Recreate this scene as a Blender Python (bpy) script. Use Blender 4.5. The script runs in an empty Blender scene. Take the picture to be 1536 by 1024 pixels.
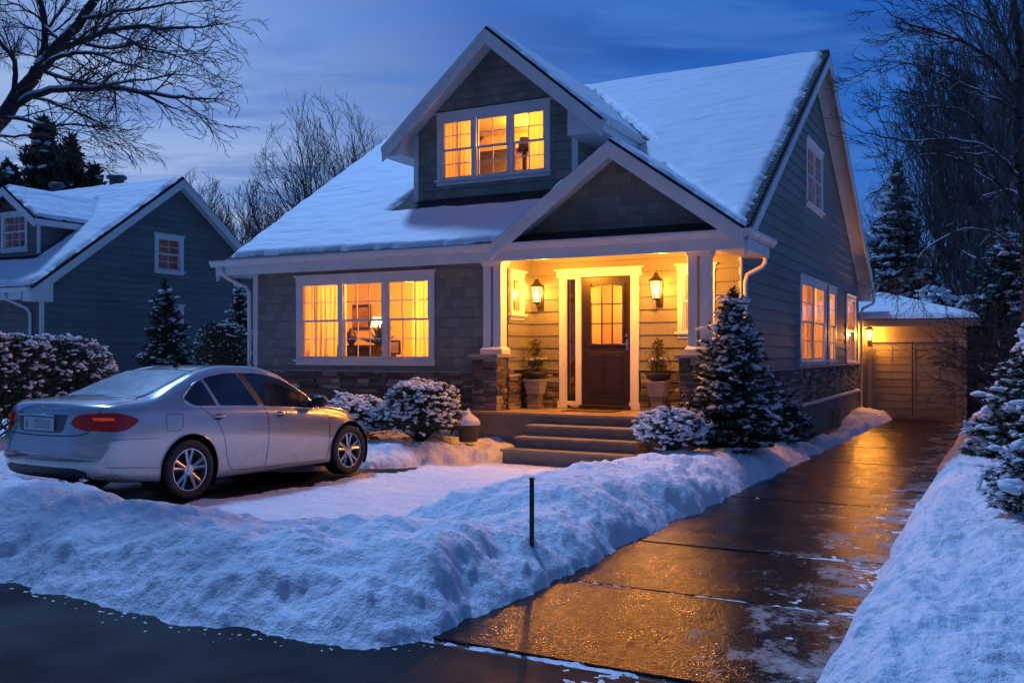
import bpy, bmesh, math, random
import numpy as np
from mathutils import Vector, Matrix, noise
from mathutils.bvhtree import BVHTree
R = math.radians
scene = bpy.context.scene
COL = scene.collection
random.seed(7)
rng = np.random.default_rng(7)

# ------------------------------------------------------------ camera
F_PX, CAM_H, HOR, VX = 1393.0, 1.8, 528.0, 1500.0      # from the vanishing points of the 1536x1024 photograph
TH = math.atan((VX - 768) / F_PX)
cam = bpy.data.cameras.new('camera'); cam.sensor_width = 36; cam.lens = 36 * F_PX / 1536
cam.shift_y = (HOR - 512) / 1536; cam.clip_start = .05; cam.clip_end = 2000
co = bpy.data.objects.new('camera', cam); COL.objects.link(co)
co.location = (0, 0, CAM_H); co.rotation_euler = (R(90), 0, TH); scene.camera = co
def ray(px, py):
    a = (px - 768) / F_PX
    return Vector((-math.sin(TH) + math.cos(TH) * a, math.cos(TH) + math.sin(TH) * a, (HOR - py) / F_PX))
def at_depth(px, py, t): return Vector((0, 0, CAM_H)) + ray(px, py) * t
def gz(y): return -.36 * np.clip((np.asarray(y, float) - 8) / 24, 0, 1)
def gzf(y): return float(gz(y))

# ------------------------------------------------------------ tagging
def tag(o, label=None, cat=None, group=None, kind=None):
    if label: o['label'] = label
    if cat: o['category'] = cat
    if group: o['group'] = group
    if kind: o['kind'] = kind
    return o
def empty(name, loc=(0, 0, 0), rz=0, label=None, cat=None, group=None):
    o = bpy.data.objects.new(name, None); o.empty_display_size = .2
    COL.objects.link(o); o.location = loc; o.rotation_euler = (0, 0, rz)
    return tag(o, label, cat, group)
def copy_tree(o, parent=None):
    c = o.copy(); COL.objects.link(c); c.parent = parent
    for ch in [x for x in COL.objects if x.parent == o]: copy_tree(ch, c)
    return c
def link(me, name, mat, parent, local=False):
    o = bpy.data.objects.new(name, me); COL.objects.link(o)
    if mat and not me.materials: me.materials.append(mat)
    if parent is not None:
        o.parent = parent
        if not local and parent.type == 'EMPTY': o.location = -parent.location
    return o
def arr_mesh(name, V, F, smooth=False):
    V = np.asarray(V, np.float32); F = np.asarray(F, np.int32)
    me = bpy.data.meshes.new(name); k = F.shape[1]
    me.vertices.add(len(V)); me.vertices.foreach_set('co', V.ravel())
    me.loops.add(F.size); me.loops.foreach_set('vertex_index', F.ravel())
    me.polygons.add(len(F)); me.polygons.foreach_set('loop_start', np.arange(0, F.size, k, dtype=np.int32))
    me.polygons.foreach_set('use_smooth', np.full(len(F), smooth, bool))
    me.update(); me.validate(); return me
def perlin(x, y, seed=0):
    x = np.asarray(x, float); y = np.asarray(y, float)
    xi = np.floor(x).astype(np.int64); yi = np.floor(y).astype(np.int64); xf = x - xi; yf = y - yi
    def g(ix, iy, dx, dy):
        h = (ix * 374761393 + iy * 668265263 + seed * 974634777) & 0xffffffff
        h = ((h ^ (h >> 13)) * 1274126177) & 0xffffffff; h = (h ^ (h >> 16)) & 0xffff
        a = h / 65536 * 2 * math.pi
        return np.cos(a) * dx + np.sin(a) * dy
    u = xf ** 3 * (xf * (xf * 6 - 15) + 10); v = yf ** 3 * (yf * (yf * 6 - 15) + 10)
    a = g(xi, yi, xf, yf); b = g(xi + 1, yi, xf - 1, yf); c = g(xi, yi + 1, xf, yf - 1); d = g(xi + 1, yi + 1, xf - 1, yf - 1)
    return ((a * (1 - u) + b * u) * (1 - v) + (c * (1 - u) + d * u) * v) * 1.5
def fbm(x, y, s=0, o=4):
    r = 0; a = 1.
    for i in range(o): r = r + a * perlin(x * 2 ** i, y * 2 ** i, s + i); a *= .5
    return r

class MB:
    def __init__(s): s.v = []; s.f = []; s.marks = [0]
    def cut(s): s.marks.append(len(s.f)); return s
    def pieces(s, name, mat, parent=None, **kw):
        mk = s.marks + [len(s.f)]; out = []
        for a, b in zip(mk[:-1], mk[1:]):
            if b <= a: continue
            m = MB(); mp = {}
            for f in s.f[a:b]:
                for i in f:
                    if i not in mp: mp[i] = len(m.v); m.v.append(s.v[i])
                m.f.append(tuple(mp[i] for i in f))
            out.append(m.build(name, mat, parent, **kw))
        return out
    def quad(s, *p):
        n = len(s.v); s.v += [tuple(q) for q in p]; s.f.append(tuple(range(n, n + len(p)))); return s
    def box(s, x0, x1, y0, y1, z0, z1):
        n = len(s.v)
        s.v += [(x0, y0, z0), (x1, y0, z0), (x1, y1, z0), (x0, y1, z0), (x0, y0, z1), (x1, y0, z1), (x1, y1, z1), (x0, y1, z1)]
        s.f += [tuple(n + i for i in q) for q in ((0, 3, 2, 1), (4, 5, 6, 7), (0, 1, 5, 4), (1, 2, 6, 5), (2, 3, 7, 6), (3, 0, 4, 7))]
        return s
    def prism(s, pts, vec):                       # pts: polygon, vec: extrusion
        n = len(s.v); k = len(pts); vec = Vector(vec)
        s.v += [tuple(p) for p in pts] + [tuple(Vector(p) + vec) for p in pts]
        s.f += [tuple(range(n, n + k))[::-1], tuple(range(n + k, n + 2 * k))]
        s.f += [(n + i, n + (i + 1) % k, n + k + (i + 1) % k, n + k + i) for i in range(k)]
        return s
    def loft(s, rings, caps=True, closed=True):
        n = len(s.v); k = len(rings[0])
        for r in rings: s.v += [tuple(p) for p in r]
        for j in range(len(rings) - 1):
            for i in range(k if closed else k - 1):
                a = n + j * k + i; b = n + j * k + (i + 1) % k
                s.f.append((a, b, b + k, a + k))
        if caps and closed:
            s.f.append(tuple(range(n, n + k))[::-1]); m = n + (len(rings) - 1) * k; s.f.append(tuple(range(m, m + k)))
        return s
    def tube(s, pts, rad, k=8, caps=True):
        pts = [Vector(p) for p in pts]; rings = []
        if not hasattr(rad, '__len__'): rad = [rad] * len(pts)
        up = Vector((0, 0, 1)); prev = None
        for i, p in enumerate(pts):
            t = (pts[min(i + 1, len(pts) - 1)] - pts[max(i - 1, 0)]).normalized()
            if prev is None:
                a = t.cross(up)
                if a.length < .1: a = t.cross(Vector((1, 0, 0)))
            else: a = prev - t * prev.dot(t)
            a.normalize(); prev = a; b = t.cross(a)
            rings.append([p + (a * math.cos(q) + b * math.sin(q)) * rad[i] for q in (2 * math.pi * j / k for j in range(k))])
        return s.loft(rings, caps)
    def lathe(s, prof, c=(0, 0, 0), k=24):
        return s.loft([[(c[0] + r * math.cos(2 * math.pi * j / k), c[1] + r * math.sin(2 * math.pi * j / k), c[2] + z) for j in range(k)] for r, z in prof])
    def build(s, name, mat, parent=None, smooth=False, bevel=0, local=False, autos=False):
        me = bpy.data.meshes.new(name); me.from_pydata(s.v, [], s.f)
        bm = bmesh.new(); bm.from_mesh(me); bmesh.ops.recalc_face_normals(bm, faces=bm.faces)
        if smooth:
            for f in bm.faces: f.smooth = True
            if autos:
                for e in bm.edges:
                    if len(e.link_faces) == 2 and e.calc_face_angle(0) > R(autos): e.smooth = False
        bm.to_mesh(me); bm.free()
        o = link(me, name, mat, parent, local)
        if bevel:
            b = o.modifiers.new('bevel', 'BEVEL'); b.width = bevel; b.segments = 2; b.limit_method = 'ANGLE'; b.angle_limit = R(40)
        return o

# ------------------------------------------------------------ materials
def newmat(name):
    m = bpy.data.materials.new(name); m.use_nodes = True
    nt = m.node_tree; nt.nodes.clear()
    out = nt.nodes.new('ShaderNodeOutputMaterial'); p = nt.nodes.new('ShaderNodeBsdfPrincipled')
    nt.links.new(p.outputs[0], out.inputs[0]); return m, nt, p, out
def nd(nt, t, ins=None, **kw):
    n = nt.nodes.new('ShaderNode' + t)
    for k, v in kw.items(): setattr(n, k, v)
    for k, v in (ins or {}).items():
        if isinstance(v, bpy.types.NodeSocket): nt.links.new(v, n.inputs[k])
        else: n.inputs[k].default_value = v
    return n
def coords(nt, scale=(1, 1, 1), kind='Object'):
    c = nd(nt, 'TexCoord'); m = nd(nt, 'Mapping', {0: c.outputs[kind]}); m.inputs['Scale'].default_value = scale; return m.outputs[0]
def noi(nt, vec, scale, detail=4, rough=.55, dist=0):
    return nd(nt, 'TexNoise', {'Vector': vec, 'Scale': scale, 'Detail': detail, 'Roughness': rough, 'Distortion': dist}).outputs['Fac']
def ramp(nt, fac, stops, interp='LINEAR'):
    r = nd(nt, 'ValToRGB', {0: fac}); r.color_ramp.interpolation = interp; e = r.color_ramp.elements
    while len(e) < len(stops): e.new(.5)
    for q, (p, c) in zip(e, stops):
        q.position = p; q.color = (c, c, c, 1) if not hasattr(c, '__len__') else (*c[:3], 1)
    return r.outputs[0]
def mix(nt, fac, a, b, mode='MIX'):
    m = nd(nt, 'Mix', data_type='RGBA', blend_type=mode)
    for i, v in ((0, fac), (6, a), (7, b)):
        if isinstance(v, bpy.types.NodeSocket): nt.links.new(v, m.inputs[i])
        else: m.inputs[i].default_value = v if i == 0 else (*v[:3], 1)
    return m.outputs[2]
def math_(nt, op, a, b=0., c=0., clamp=False):
    m = nd(nt, 'Math', operation=op, use_clamp=clamp)
    for i, v in enumerate((a, b, c)):
        if isinstance(v, bpy.types.NodeSocket): nt.links.new(v, m.inputs[i])
        else: m.inputs[i].default_value = v
    return m.outputs[0]
def bump(nt, p, h, strength=.5, dist=.01, nrm=None):
    b = nd(nt, 'Bump', {'Height': h, 'Strength': strength, 'Distance': dist})
    if nrm is not None: nt.links.new(nrm, b.inputs['Normal'])
    nt.links.new(b.outputs[0], p.inputs['Normal']); return b.outputs[0]
def simple(name, col, rough=.6, var=.15, vscale=6, bmp=.2, bscale=60, metal=0, dist=.003, **kw):
    m, nt, p, out = newmat(name); v = coords(nt)
    n = noi(nt, v, vscale, 5)
    c = mix(nt, ramp(nt, n, [(.3, 0), (.7, 1)]), [x * (1 - var) for x in col], [min(1, x * (1 + var)) for x in col])
    nt.links.new(c, p.inputs['Base Color']); p.inputs['Metallic'].default_value = metal
    r = ramp(nt, noi(nt, v, vscale * 1.7, 4), [(.3, max(0, rough - .1)), (.7, min(1, rough + .1))]); nt.links.new(r, p.inputs['Roughness'])
    if bmp: bump(nt, p, noi(nt, v, bscale, 3), bmp, dist)
    for k, w in kw.items(): p.inputs[k.replace('_', ' ')].default_value = w
    return m

M = {}
def snow_mat():
    m, nt, p, out = newmat('snow'); v = coords(nt)
    a = noi(nt, v, 3, 5, .6); b = noi(nt, v, 14, 5, .65); c = noi(nt, v, 160, 2, .5)
    nt.links.new(mix(nt, ramp(nt, a, [(.35, 0), (.7, 1)]), (.76, .79, .83), (.86, .88, .9)), p.inputs['Base Color'])
    p.inputs['Roughness'].default_value = .62; p.inputs['Specular IOR Level'].default_value = .35
    b1 = nd(nt, 'Bump', {'Height': b, 'Strength': .8, 'Distance': .06}).outputs[0]
    b1 = nd(nt, 'Bump', {'Height': noi(nt, v, 48, 4, .7), 'Strength': .3, 'Distance': .012, 'Normal': b1}).outputs[0]
    bump(nt, p, c, .5, .006, b1); return m
M['snow'] = snow_mat()
def roofsnow_mat():
    m, nt, p, out = newmat('roof_snow'); v = coords(nt, (1, 3.5, 3.5))
    a = noi(nt, v, 1.1, 4, .5)
    nt.links.new(mix(nt, a, (.80, .83, .87), (.88, .9, .92)), p.inputs['Base Color']); p.inputs['Roughness'].default_value = .65
    b1 = nd(nt, 'Bump', {'Height': noi(nt, v, 1.6, 3, .5), 'Strength': .35, 'Distance': .08}).outputs[0]
    bump(nt, p, noi(nt, coords(nt), 90, 2), .35, .006, b1); return m
M['roof_snow'] = roofsnow_mat()
M['white'] = simple('white_trim', (.68, .67, .65), .45, .08, 3, .15, 40)
M['gutterwhite'] = simple('gutter_paint', (.66, .65, .64), .32, .07, 2, .05, 20)
def siding_mat(name, col, shingle=True, ch=.19, plane='x'):
    m, nt, p, out = newmat(name)
    c = nd(nt, 'TexCoord'); sx = nd(nt, 'SeparateXYZ', {0: c.outputs['Object']})
    u = sx.outputs[0] if plane == 'x' else sx.outputs[1]
    cv = nd(nt, 'CombineXYZ', {0: u, 1: sx.outputs[2], 2: 0.}).outputs[0]
    # long grain streaks plus board-to-board tone
    st = nd(nt, 'Mapping', {0: cv}); st.inputs['Scale'].default_value = (26, 3, 1)
    gr = noi(nt, st.outputs[0], 2.2, 5, .65)
    if shingle:
        b = nd(nt, 'TexBrick', {'Vector': cv, 'Color1': (.75, .75, .75, 1), 'Color2': (1.1, 1.1, 1.1, 1), 'Mortar': (.55, .55, .55, 1), 'Scale': 1., 'Mortar Size': .003, 'Mortar Smooth': .1, 'Bias': 0., 'Brick Width': .19, 'Row Height': ch})
        b.offset = .37; b.squash = 1.6; b.squash_frequency = 3
        tone = b.outputs['Color']
    else:
        b = nd(nt, 'TexBrick', {'Vector': cv, 'Color1': (.88, .88, .88, 1), 'Color2': (1.08, 1.08, 1.08, 1), 'Mortar': (.5, .5, .5, 1), 'Scale': 1., 'Mortar Size': .002, 'Mortar Smooth': .1, 'Bias': 0., 'Brick Width': 2.9, 'Row Height': ch})
        b.offset = .43; tone = b.outputs['Color']
    big = noi(nt, cv, .8, 4)
    c1 = mix(nt, 1, col, tone, 'MULTIPLY')
    c2 = mix(nt, 1, c1, ramp(nt, gr, [(.25, .72), (.75, 1.18)]), 'MULTIPLY')
    c3 = mix(nt, 1, c2, ramp(nt, big, [(.3, .85), (.7, 1.1)]), 'MULTIPLY')
    nt.links.new(c3, p.inputs['Base Color']); p.inputs['Roughness'].default_value = .62
    b1 = nd(nt, 'Bump', {'Height': b.outputs['Fac'], 'Strength': .6, 'Distance': .006}); b1.invert = True
    bump(nt, p, gr, .35, .004, b1.outputs[0]); return m
M['shingle'] = siding_mat('shingle_siding', (.25, .235, .195))
M['shingle_side'] = siding_mat('shingle_siding_side', (.24, .23, .19), plane='y')
M['lap_side'] = siding_mat('lap_siding', (.19, .19, .17), shingle=False, ch=.24, plane='y')
def roof_mat():
    m, nt, p, out = newmat('asphalt_shingles')
    c = nd(nt, 'TexCoord'); sx = nd(nt, 'SeparateXYZ', {0: c.outputs['Object']})
    cv = nd(nt, 'CombineXYZ', {0: math_(nt, 'ADD', sx.outputs[0], math_(nt, 'MULTIPLY', sx.outputs[1], .13)), 1: sx.outputs[2], 2: 0.}).outputs[0]
    b = nd(nt, 'TexBrick', {'Vector': cv, 'Color1': (.6, .6, .6, 1), 'Color2': (1.3, 1.3, 1.3, 1), 'Mortar': (.2, .2, .2, 1), 'Scale': 1., 'Mortar Size': .008, 'Brick Width': .3, 'Row Height': .09})
    g = noi(nt, coords(nt), 120, 2)
    nt.links.new(mix(nt, 1, mix(nt, 1, (.04, .033, .032), b.outputs['Color'], 'MULTIPLY'), ramp(nt, g, [(.3, .6), (.7, 1.4)]), 'MULTIPLY'), p.inputs['Base Color'])
    p.inputs['Roughness'].default_value = .85
    b1 = nd(nt, 'Bump', {'Height': b.outputs['Fac'], 'Strength': 1, 'Distance': .012}); b1.invert = True
    bump(nt, p, g, .5, .004, b1.outputs[0]); return m
M['roof'] = roof_mat()
def stone_mat(name='ledge_stone'):
    m, nt, p, out = newmat(name); v = coords(nt)
    g = nd(nt, 'NewGeometry').outputs['Random Per Island']
    c = ramp(nt, g, [(0, (.075, .06, .052)), (.2, (.17, .13, .11)), (.4, (.11, .10, .10)), (.55, (.26, .21, .17)), (.7, (.15, .10, .07)), (.85, (.34, .30, .27)), (1, (.09, .08, .085))], 'CONSTANT')
    n = noi(nt, v, 22, 6, .65)
    nt.links.new(mix(nt, 1, c, ramp(nt, n, [(.25, .55), (.8, 1.35)]), 'MULTIPLY'), p.inputs['Base Color']); p.inputs['Roughness'].default_value = .75
    bump(nt, p, n, .9, .02); return m
M['stone'] = stone_mat()
M['mortar'] = simple('mortar_bed', (.06, .055, .05), .9)
M['concrete'] = simple('porch_concrete', (.19, .175, .16), .75, .25, 2.5, .4, 70)
M['foundation'] = simple('foundation_render', (.17, .145, .125), .8, .25, 1.6, .4, 40)
M['bluestone'] = simple('step_stone', (.27, .25, .23), .55, .3, 3, .4, 50)
M['riser'] = simple('step_riser_stone', (.22, .195, .17), .7, .25, 4, .4, 60)
M['porchfloor'] = simple('porch_floor_stone', (.34, .27, .2), .38, .2, 3, .2, 50)
def wood(name, col, rough=.35, sc=(30, 30, 2), bmp=.25):
    m, nt, p, out = newmat(name); v = coords(nt, sc); n = noi(nt, v, 1.5, 6, .65, .8)
    nt.links.new(mix(nt, ramp(nt, n, [(.3, 0), (.7, 1)]), [x * .55 for x in col], [x * 1.35 for x in col]), p.inputs['Base Color'])
    p.inputs['Roughness'].default_value = rough; bump(nt, p, n, bmp, .003); return m
M['lap_porch'] = siding_mat('porch_lap_siding', (.20, .19, .15), shingle=False, ch=.235)
M['door'] = wood('stained_door_wood', (.017, .0085, .0045))
M['metal'] = simple('satin_nickel', (.55, .52, .48), .28, .1, 20, .1, 100, 1)
M['bronze'] = simple('bronze_lantern_metal', (.07, .05, .035), .4, .2, 20, .2, 80, .8)
M['ceiling'] = simple('painted_ceiling_boards', (.6, .56, .5), .5, .06, 2, .1, 30)
M['interior'] = simple('interior_paint', (.62, .5, .34), .8, .05, 1, 0)
M['dark'] = simple('dark_matter', (.012, .012, .013), .6, .1, 5, 0)
def glass_mat(name, tint=(1, 1, 1), refl=.12, rough=.02):
    m, nt, p, out = newmat(name); nt.nodes.remove(p)
    t = nd(nt, 'BsdfTransparent', {0: (*tint, 1)}); g = nd(nt, 'BsdfGlossy', {'Color': (1, 1, 1, 1), 'Roughness': rough})
    lw = nd(nt, 'LayerWeight', {'Blend': .35}).outputs['Facing']
    wav = nd(nt, 'Bump', {'Height': noi(nt, coords(nt), 3, 2), 'Strength': .15, 'Distance': .02}).outputs[0]; nt.links.new(wav, g.inputs['Normal'])
    f = math_(nt, 'ADD', math_(nt, 'MULTIPLY', math_(nt, 'POWER', lw, 3.), .8), refl * .5, clamp=True)
    mx = nd(nt, 'MixShader', {0: f, 1: t.outputs[0], 2: g.outputs[0]}); nt.links.new(mx.outputs[0], out.inputs[0]); return m
M['glass'] = glass_mat('window_glass')
def curtain_mat(name, col, tr=.82):
    m, nt, p, out = newmat(name); nt.nodes.remove(p)
    n = noi(nt, coords(nt, (1, 1, .15)), 14, 3)
    c = mix(nt, n, [x * .85 for x in col], col)
    d = nd(nt, 'BsdfDiffuse', {0: c}); t = nd(nt, 'BsdfTranslucent', {0: c})
    mx = nd(nt, 'MixShader', {0: tr, 1: d.outputs[0], 2: t.outputs[0]}); nt.links.new(mx.outputs[0], out.inputs[0]); return m
M['curtain'] = curtain_mat('sheer_curtain', (.86, .76, .58))
def emit_mat(name, col, s, trans=0.):
    m, nt, p, out = newmat(name); nt.nodes.remove(p)
    e = nd(nt, 'Emission', {0: (*col, 1), 1: s})
    if trans:
        mx = nd(nt, 'MixShader', {0: 1 - trans, 1: nd(nt, 'BsdfTransparent').outputs[0], 2: e.outputs[0]}); nt.links.new(mx.outputs[0], out.inputs[0])
    else: nt.links.new(e.outputs[0], out.inputs[0])
    return m
WARM = (1.0, .335, .024)
M['bulb'] = emit_mat('lit_bulb', (1, .66, .3), 30)
M['lampglass'] = emit_mat('lit_lantern_glass', (1, .62, .24), 2.6, .55)
def point(name, loc, power, rad=.05, col=WARM, parent=None):
    l = bpy.data.lights.new(name, 'POINT'); l.energy = power; l.shadow_soft_size = rad; l.color = col
    o = bpy.data.objects.new(name, l); COL.objects.link(o); o.location = loc
    if parent is not None: o.parent = parent; o.location = Vector(loc) - parent.location
    return o
# ------------------------------------------------------------ world, sun, render settings
def make_world():
    w = bpy.data.worlds.new('World'); scene.world = w; w.use_nodes = True; nt = w.node_tree; nt.nodes.clear()
    out = nt.nodes.new('ShaderNodeOutputWorld'); bg = nt.nodes.new('ShaderNodeBackground'); nt.links.new(bg.outputs[0], out.inputs[0])
    tc = nd(nt, 'TexCoord').outputs['Generated']; s = nd(nt, 'SeparateXYZ', {0: tc})
    z = s.outputs[2]
    sky = ramp(nt, z, [(0, (.09, .20, .54)), (.10, (.065, .19, .58)), (.2, (.026, .17, .68)), (.36, (.010, .135, .64)), (.6, (.010, .075, .32)), (1, (.02, .11, .42))])
    # paler afterglow low in one part of the sky
    g = ray(190, 250).normalized()
    dp = nd(nt, 'VectorMath', {0: tc, 1: tuple(g)}, operation='DOT_PRODUCT').outputs['Value']
    gl = ramp(nt, dp, [(.86, 0), (.93, .12), (.975, .5), (1., 1)], 'B_SPLINE')
    # clouds: project direction on a flat layer
    zz = math_(nt, 'MAXIMUM', z, .02)
    u = math_(nt, 'DIVIDE', s.outputs[0], math_(nt, 'ADD', zz, .12)); v = math_(nt, 'DIVIDE', s.outputs[1], math_(nt, 'ADD', zz, .12))
    cv = nd(nt, 'CombineXYZ', {0: math_(nt, 'ADD', math_(nt, 'MULTIPLY', u, .55), math_(nt, 'MULTIPLY', v, .25)), 1: math_(nt, 'SUBTRACT', math_(nt, 'MULTIPLY', v, 1.5), math_(nt, 'MULTIPLY', u, .8)), 2: 0.}).outputs[0]
    n1 = noi(nt, cv, .8, 6, .55, .5); n2 = noi(nt, cv, 2.3, 6, .6, .4)
    glow = mix(nt, gl, sky, (.30, .49, .92))
    c1 = mix(nt, math_(nt, 'MULTIPLY', ramp(nt, n1, [(.40, 0), (.62, 1)], 'EASE'), .8), glow, mix(nt, gl, (.014, .095, .42), (.50, .66, .98)))
    c2 = mix(nt, math_(nt, 'MULTIPLY', ramp(nt, n2, [(.44, 0), (.68, 1)], 'EASE'), .7), c1, mix(nt, gl, (.07, .23, .68), (.13, .25, .66)))
    # the hemisphere behind the street still holds the last light
    back = nd(nt, 'VectorMath', {0: tc, 1: (.35, -.8, .45)}, operation='DOT_PRODUCT').outputs['Value']
    c3 = mix(nt, ramp(nt, back, [(.2, 0), (.95, 1)], 'EASE'), c2, (.05, .10, .27))
    nish = nd(nt, 'TexSky', sky_type='NISHITA'); nish.sun_disc = False; nish.sun_elevation = R(1.0); nish.sun_rotation = R(200)
    add = mix(nt, 1, c3, mix(nt, 1, nish.outputs[0], (.004, .004, .006), 'MULTIPLY'), 'ADD')
    nt.links.new(add, bg.inputs[0]); bg.inputs[1].default_value = SKY_S
SKY_S = .86
make_world()
sl = bpy.data.lights.new('sun', 'SUN'); sl.energy = 2.5; sl.angle = R(7); sl.color = (.27, .50, 1)
so = bpy.data.objects.new('sun', sl); COL.objects.link(so); so.rotation_euler = Vector((-.50, .30, .78)).to_track_quat('Z', 'Y').to_euler()
scene.view_settings.view_transform = 'Standard'; scene.view_settings.look = 'None'; scene.view_settings.exposure = 0; scene.view_settings.gamma = 1
scene.render.engine = 'CYCLES'
cy = scene.cycles; cy.use_denoising = True; cy.max_bounces = 6; cy.diffuse_bounces = 3; cy.glossy_bounces = 3; cy.transparent_max_bounces = 12
cy.sample_clamp_indirect = 4; cy.caustics_reflective = False; cy.caustics_refractive = False; cy.use_adaptive_sampling = True; cy.adaptive_threshold = .015
try: cy.denoiser = 'OPENIMAGEDENOISE'
except Exception: pass

# ------------------------------------------------------------ ground sheets
def flat_sheet(name, mat, x0, x1, ys, dz, kind='structure'):
    V = []; F = []
    for i, y in enumerate(ys):
        V += [(x0, y, gzf(y) + dz), (x1, y, gzf(y) + dz)]
        if i: F.append((2 * i - 2, 2 * i - 1, 2 * i + 1, 2 * i))
    o = link(arr_mesh(name, V, F), name, mat, None); tag(o, kind=kind); return o
def asphalt_mat():
    m, nt, p, out = newmat('wet_asphalt'); v = coords(nt)
    vo = nd(nt, 'TexVoronoi', {'Vector': v, 'Scale': 95.}); n = noi(nt, v, .7, 5, .6)
    c = mix(nt, ramp(nt, vo.outputs['Distance'], [(0, 0), (.7, 1)]), (.022, .022, .023), (.007, .007, .008))
    c = mix(nt, math_(nt, 'MULTIPLY', ramp(nt, n, [(.5, 0), (.75, 1)]), .5), c, (.02, .02, .02)); p.inputs['Specular IOR Level'].default_value = .08
    nt.links.new(c, p.inputs['Base Color'])
    nt.links.new(ramp(nt, noi(nt, v, 1.3, 4), [(.35, .42), (.65, .75)]), p.inputs['Roughness'])
    bump(nt, p, vo.outputs['Distance'], .35, .003); return m
def driveway_mat():
    m, nt, p, out = newmat('wet_concrete'); v = coords(nt)
    vo = nd(nt, 'TexVoronoi', {'Vector': v, 'Scale': 55.}); v2 = nd(nt, 'TexVoronoi', {'Vector': v, 'Scale': 150.})
    big = noi(nt, v, .9, 5, .6); fine = noi(nt, v, 45, 3, .6)
    agg = ramp(nt, nd(nt, 'SeparateXYZ', {0: vo.outputs['Color']}).outputs[0], [(0, (.010, .007, .005)), (.45, (.035, .023, .015)), (.72, (.085, .06, .04)), (.86, (.20, .15, .10)), (1, (.42, .34, .26))])
    c = mix(nt, .5, agg, mix(nt, fine, (.012, .008, .006), (.07, .048, .032)))
    c = mix(nt, 1, c, ramp(nt, big, [(.3, .14), (.7, .34)]), 'MULTIPLY')
    # frost film and thin ice patches
    fr = noi(nt, coords(nt, (1.3, 1.1, 1)), 1.9, 7, .68, .3)
    sx = nd(nt, 'SeparateXYZ', {0: v}); edge = nd(nt, 'MapRange', {0: sx.outputs[0], 1: -2.5, 2: -.9, 3: -.15, 4: .16}).outputs[0]
    ff = ramp(nt, math_(nt, 'ADD', math_(nt, 'ADD', fr, edge), math_(nt, 'MULTIPLY', math_(nt, 'SUBTRACT', noi(nt, v, 22, 5, .75), .5), .5)), [(.58, 0), (.76, 1)])
    c = mix(nt, math_(nt, 'MULTIPLY', ff, .7), c, (.5, .51, .53))
    c = mix(nt, 1, c, (1., .93, .86), 'MULTIPLY'); nt.links.new(c, p.inputs['Base Color'])
    wet = ramp(nt, noi(nt, coords(nt, (1.2, .7, 1)), 2.6, 6, .65), [(.36, .12), (.64, .29)])
    nt.links.new(math_(nt, 'ADD', wet, math_(nt, 'MULTIPLY', ff, .3)), p.inputs['Roughness'])
    p.inputs['Specular IOR Level'].default_value = .10
    b1 = nd(nt, 'Bump', {'Height': noi(nt, v, 5, 4), 'Strength': .16, 'Distance': .03}).outputs[0]
    b2 = nd(nt, 'Bump', {'Height': vo.outputs['Distance'], 'Strength': .4, 'Distance': .006, 'Normal': b1}).outputs[0]
    bump(nt, p, v2.outputs['Distance'], .15, .003, b2); return m
M['asphalt'] = asphalt_mat(); M['drive'] = driveway_mat()
M['soil'] = simple('frozen_soil', (.035, .027, .02), .85, .35, 5, .9, 30, dist=.03)
g = MB().quad((-600, -60, -.55), (600, -60, -.55), (600, 900, -.55), (-600, 900, -.55)).build('ground', M['snow']); tag(g, kind='structure')
flat_sheet('street', M['asphalt'], -70, 40, [-30, 4.86], 0)
flat_sheet('parking_pad', M['asphalt'], -12.6, -3.3, [4.86, 8, 10, 12, 14.7], .0)
# driveway slabs with real joints between them
JY = [4.92] + [6.68 + 1.73 * i for i in range(15)] + [32.6]
mb = MB()
for a, b in zip(JY[:-1], JY[1:]):
    a += .009; b -= .009
    n = 3; pr = [(a, -.012), (a + .012, .0)] + [(a + (b - a) * k / n, .0) for k in range(1, n)] + [(b - .012, .0), (b, -.012)]
    off = random.uniform(-.004, .004)
    mb.loft([[(-3.25, y, gzf(y) + .012 + dz + off * (1 if dz == 0 else 0)), (-.72, y, gzf(y) + .012 + dz + off * (1 if dz == 0 else 0))] for y, dz in pr], caps=False, closed=False)
dv = mb.build('driveway', M['drive']); tag(dv, kind='structure')
flat_sheet('driveway_joint_bed', M['dark'], -3.26, -.71, [4.87, 8, 12, 16, 20, 24, 28, 32.6], -.006)
flat_sheet('soil_bed', M['soil'], -4.3, -3.26, [16.4, 20, 24, 28, 32], .0)

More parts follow.
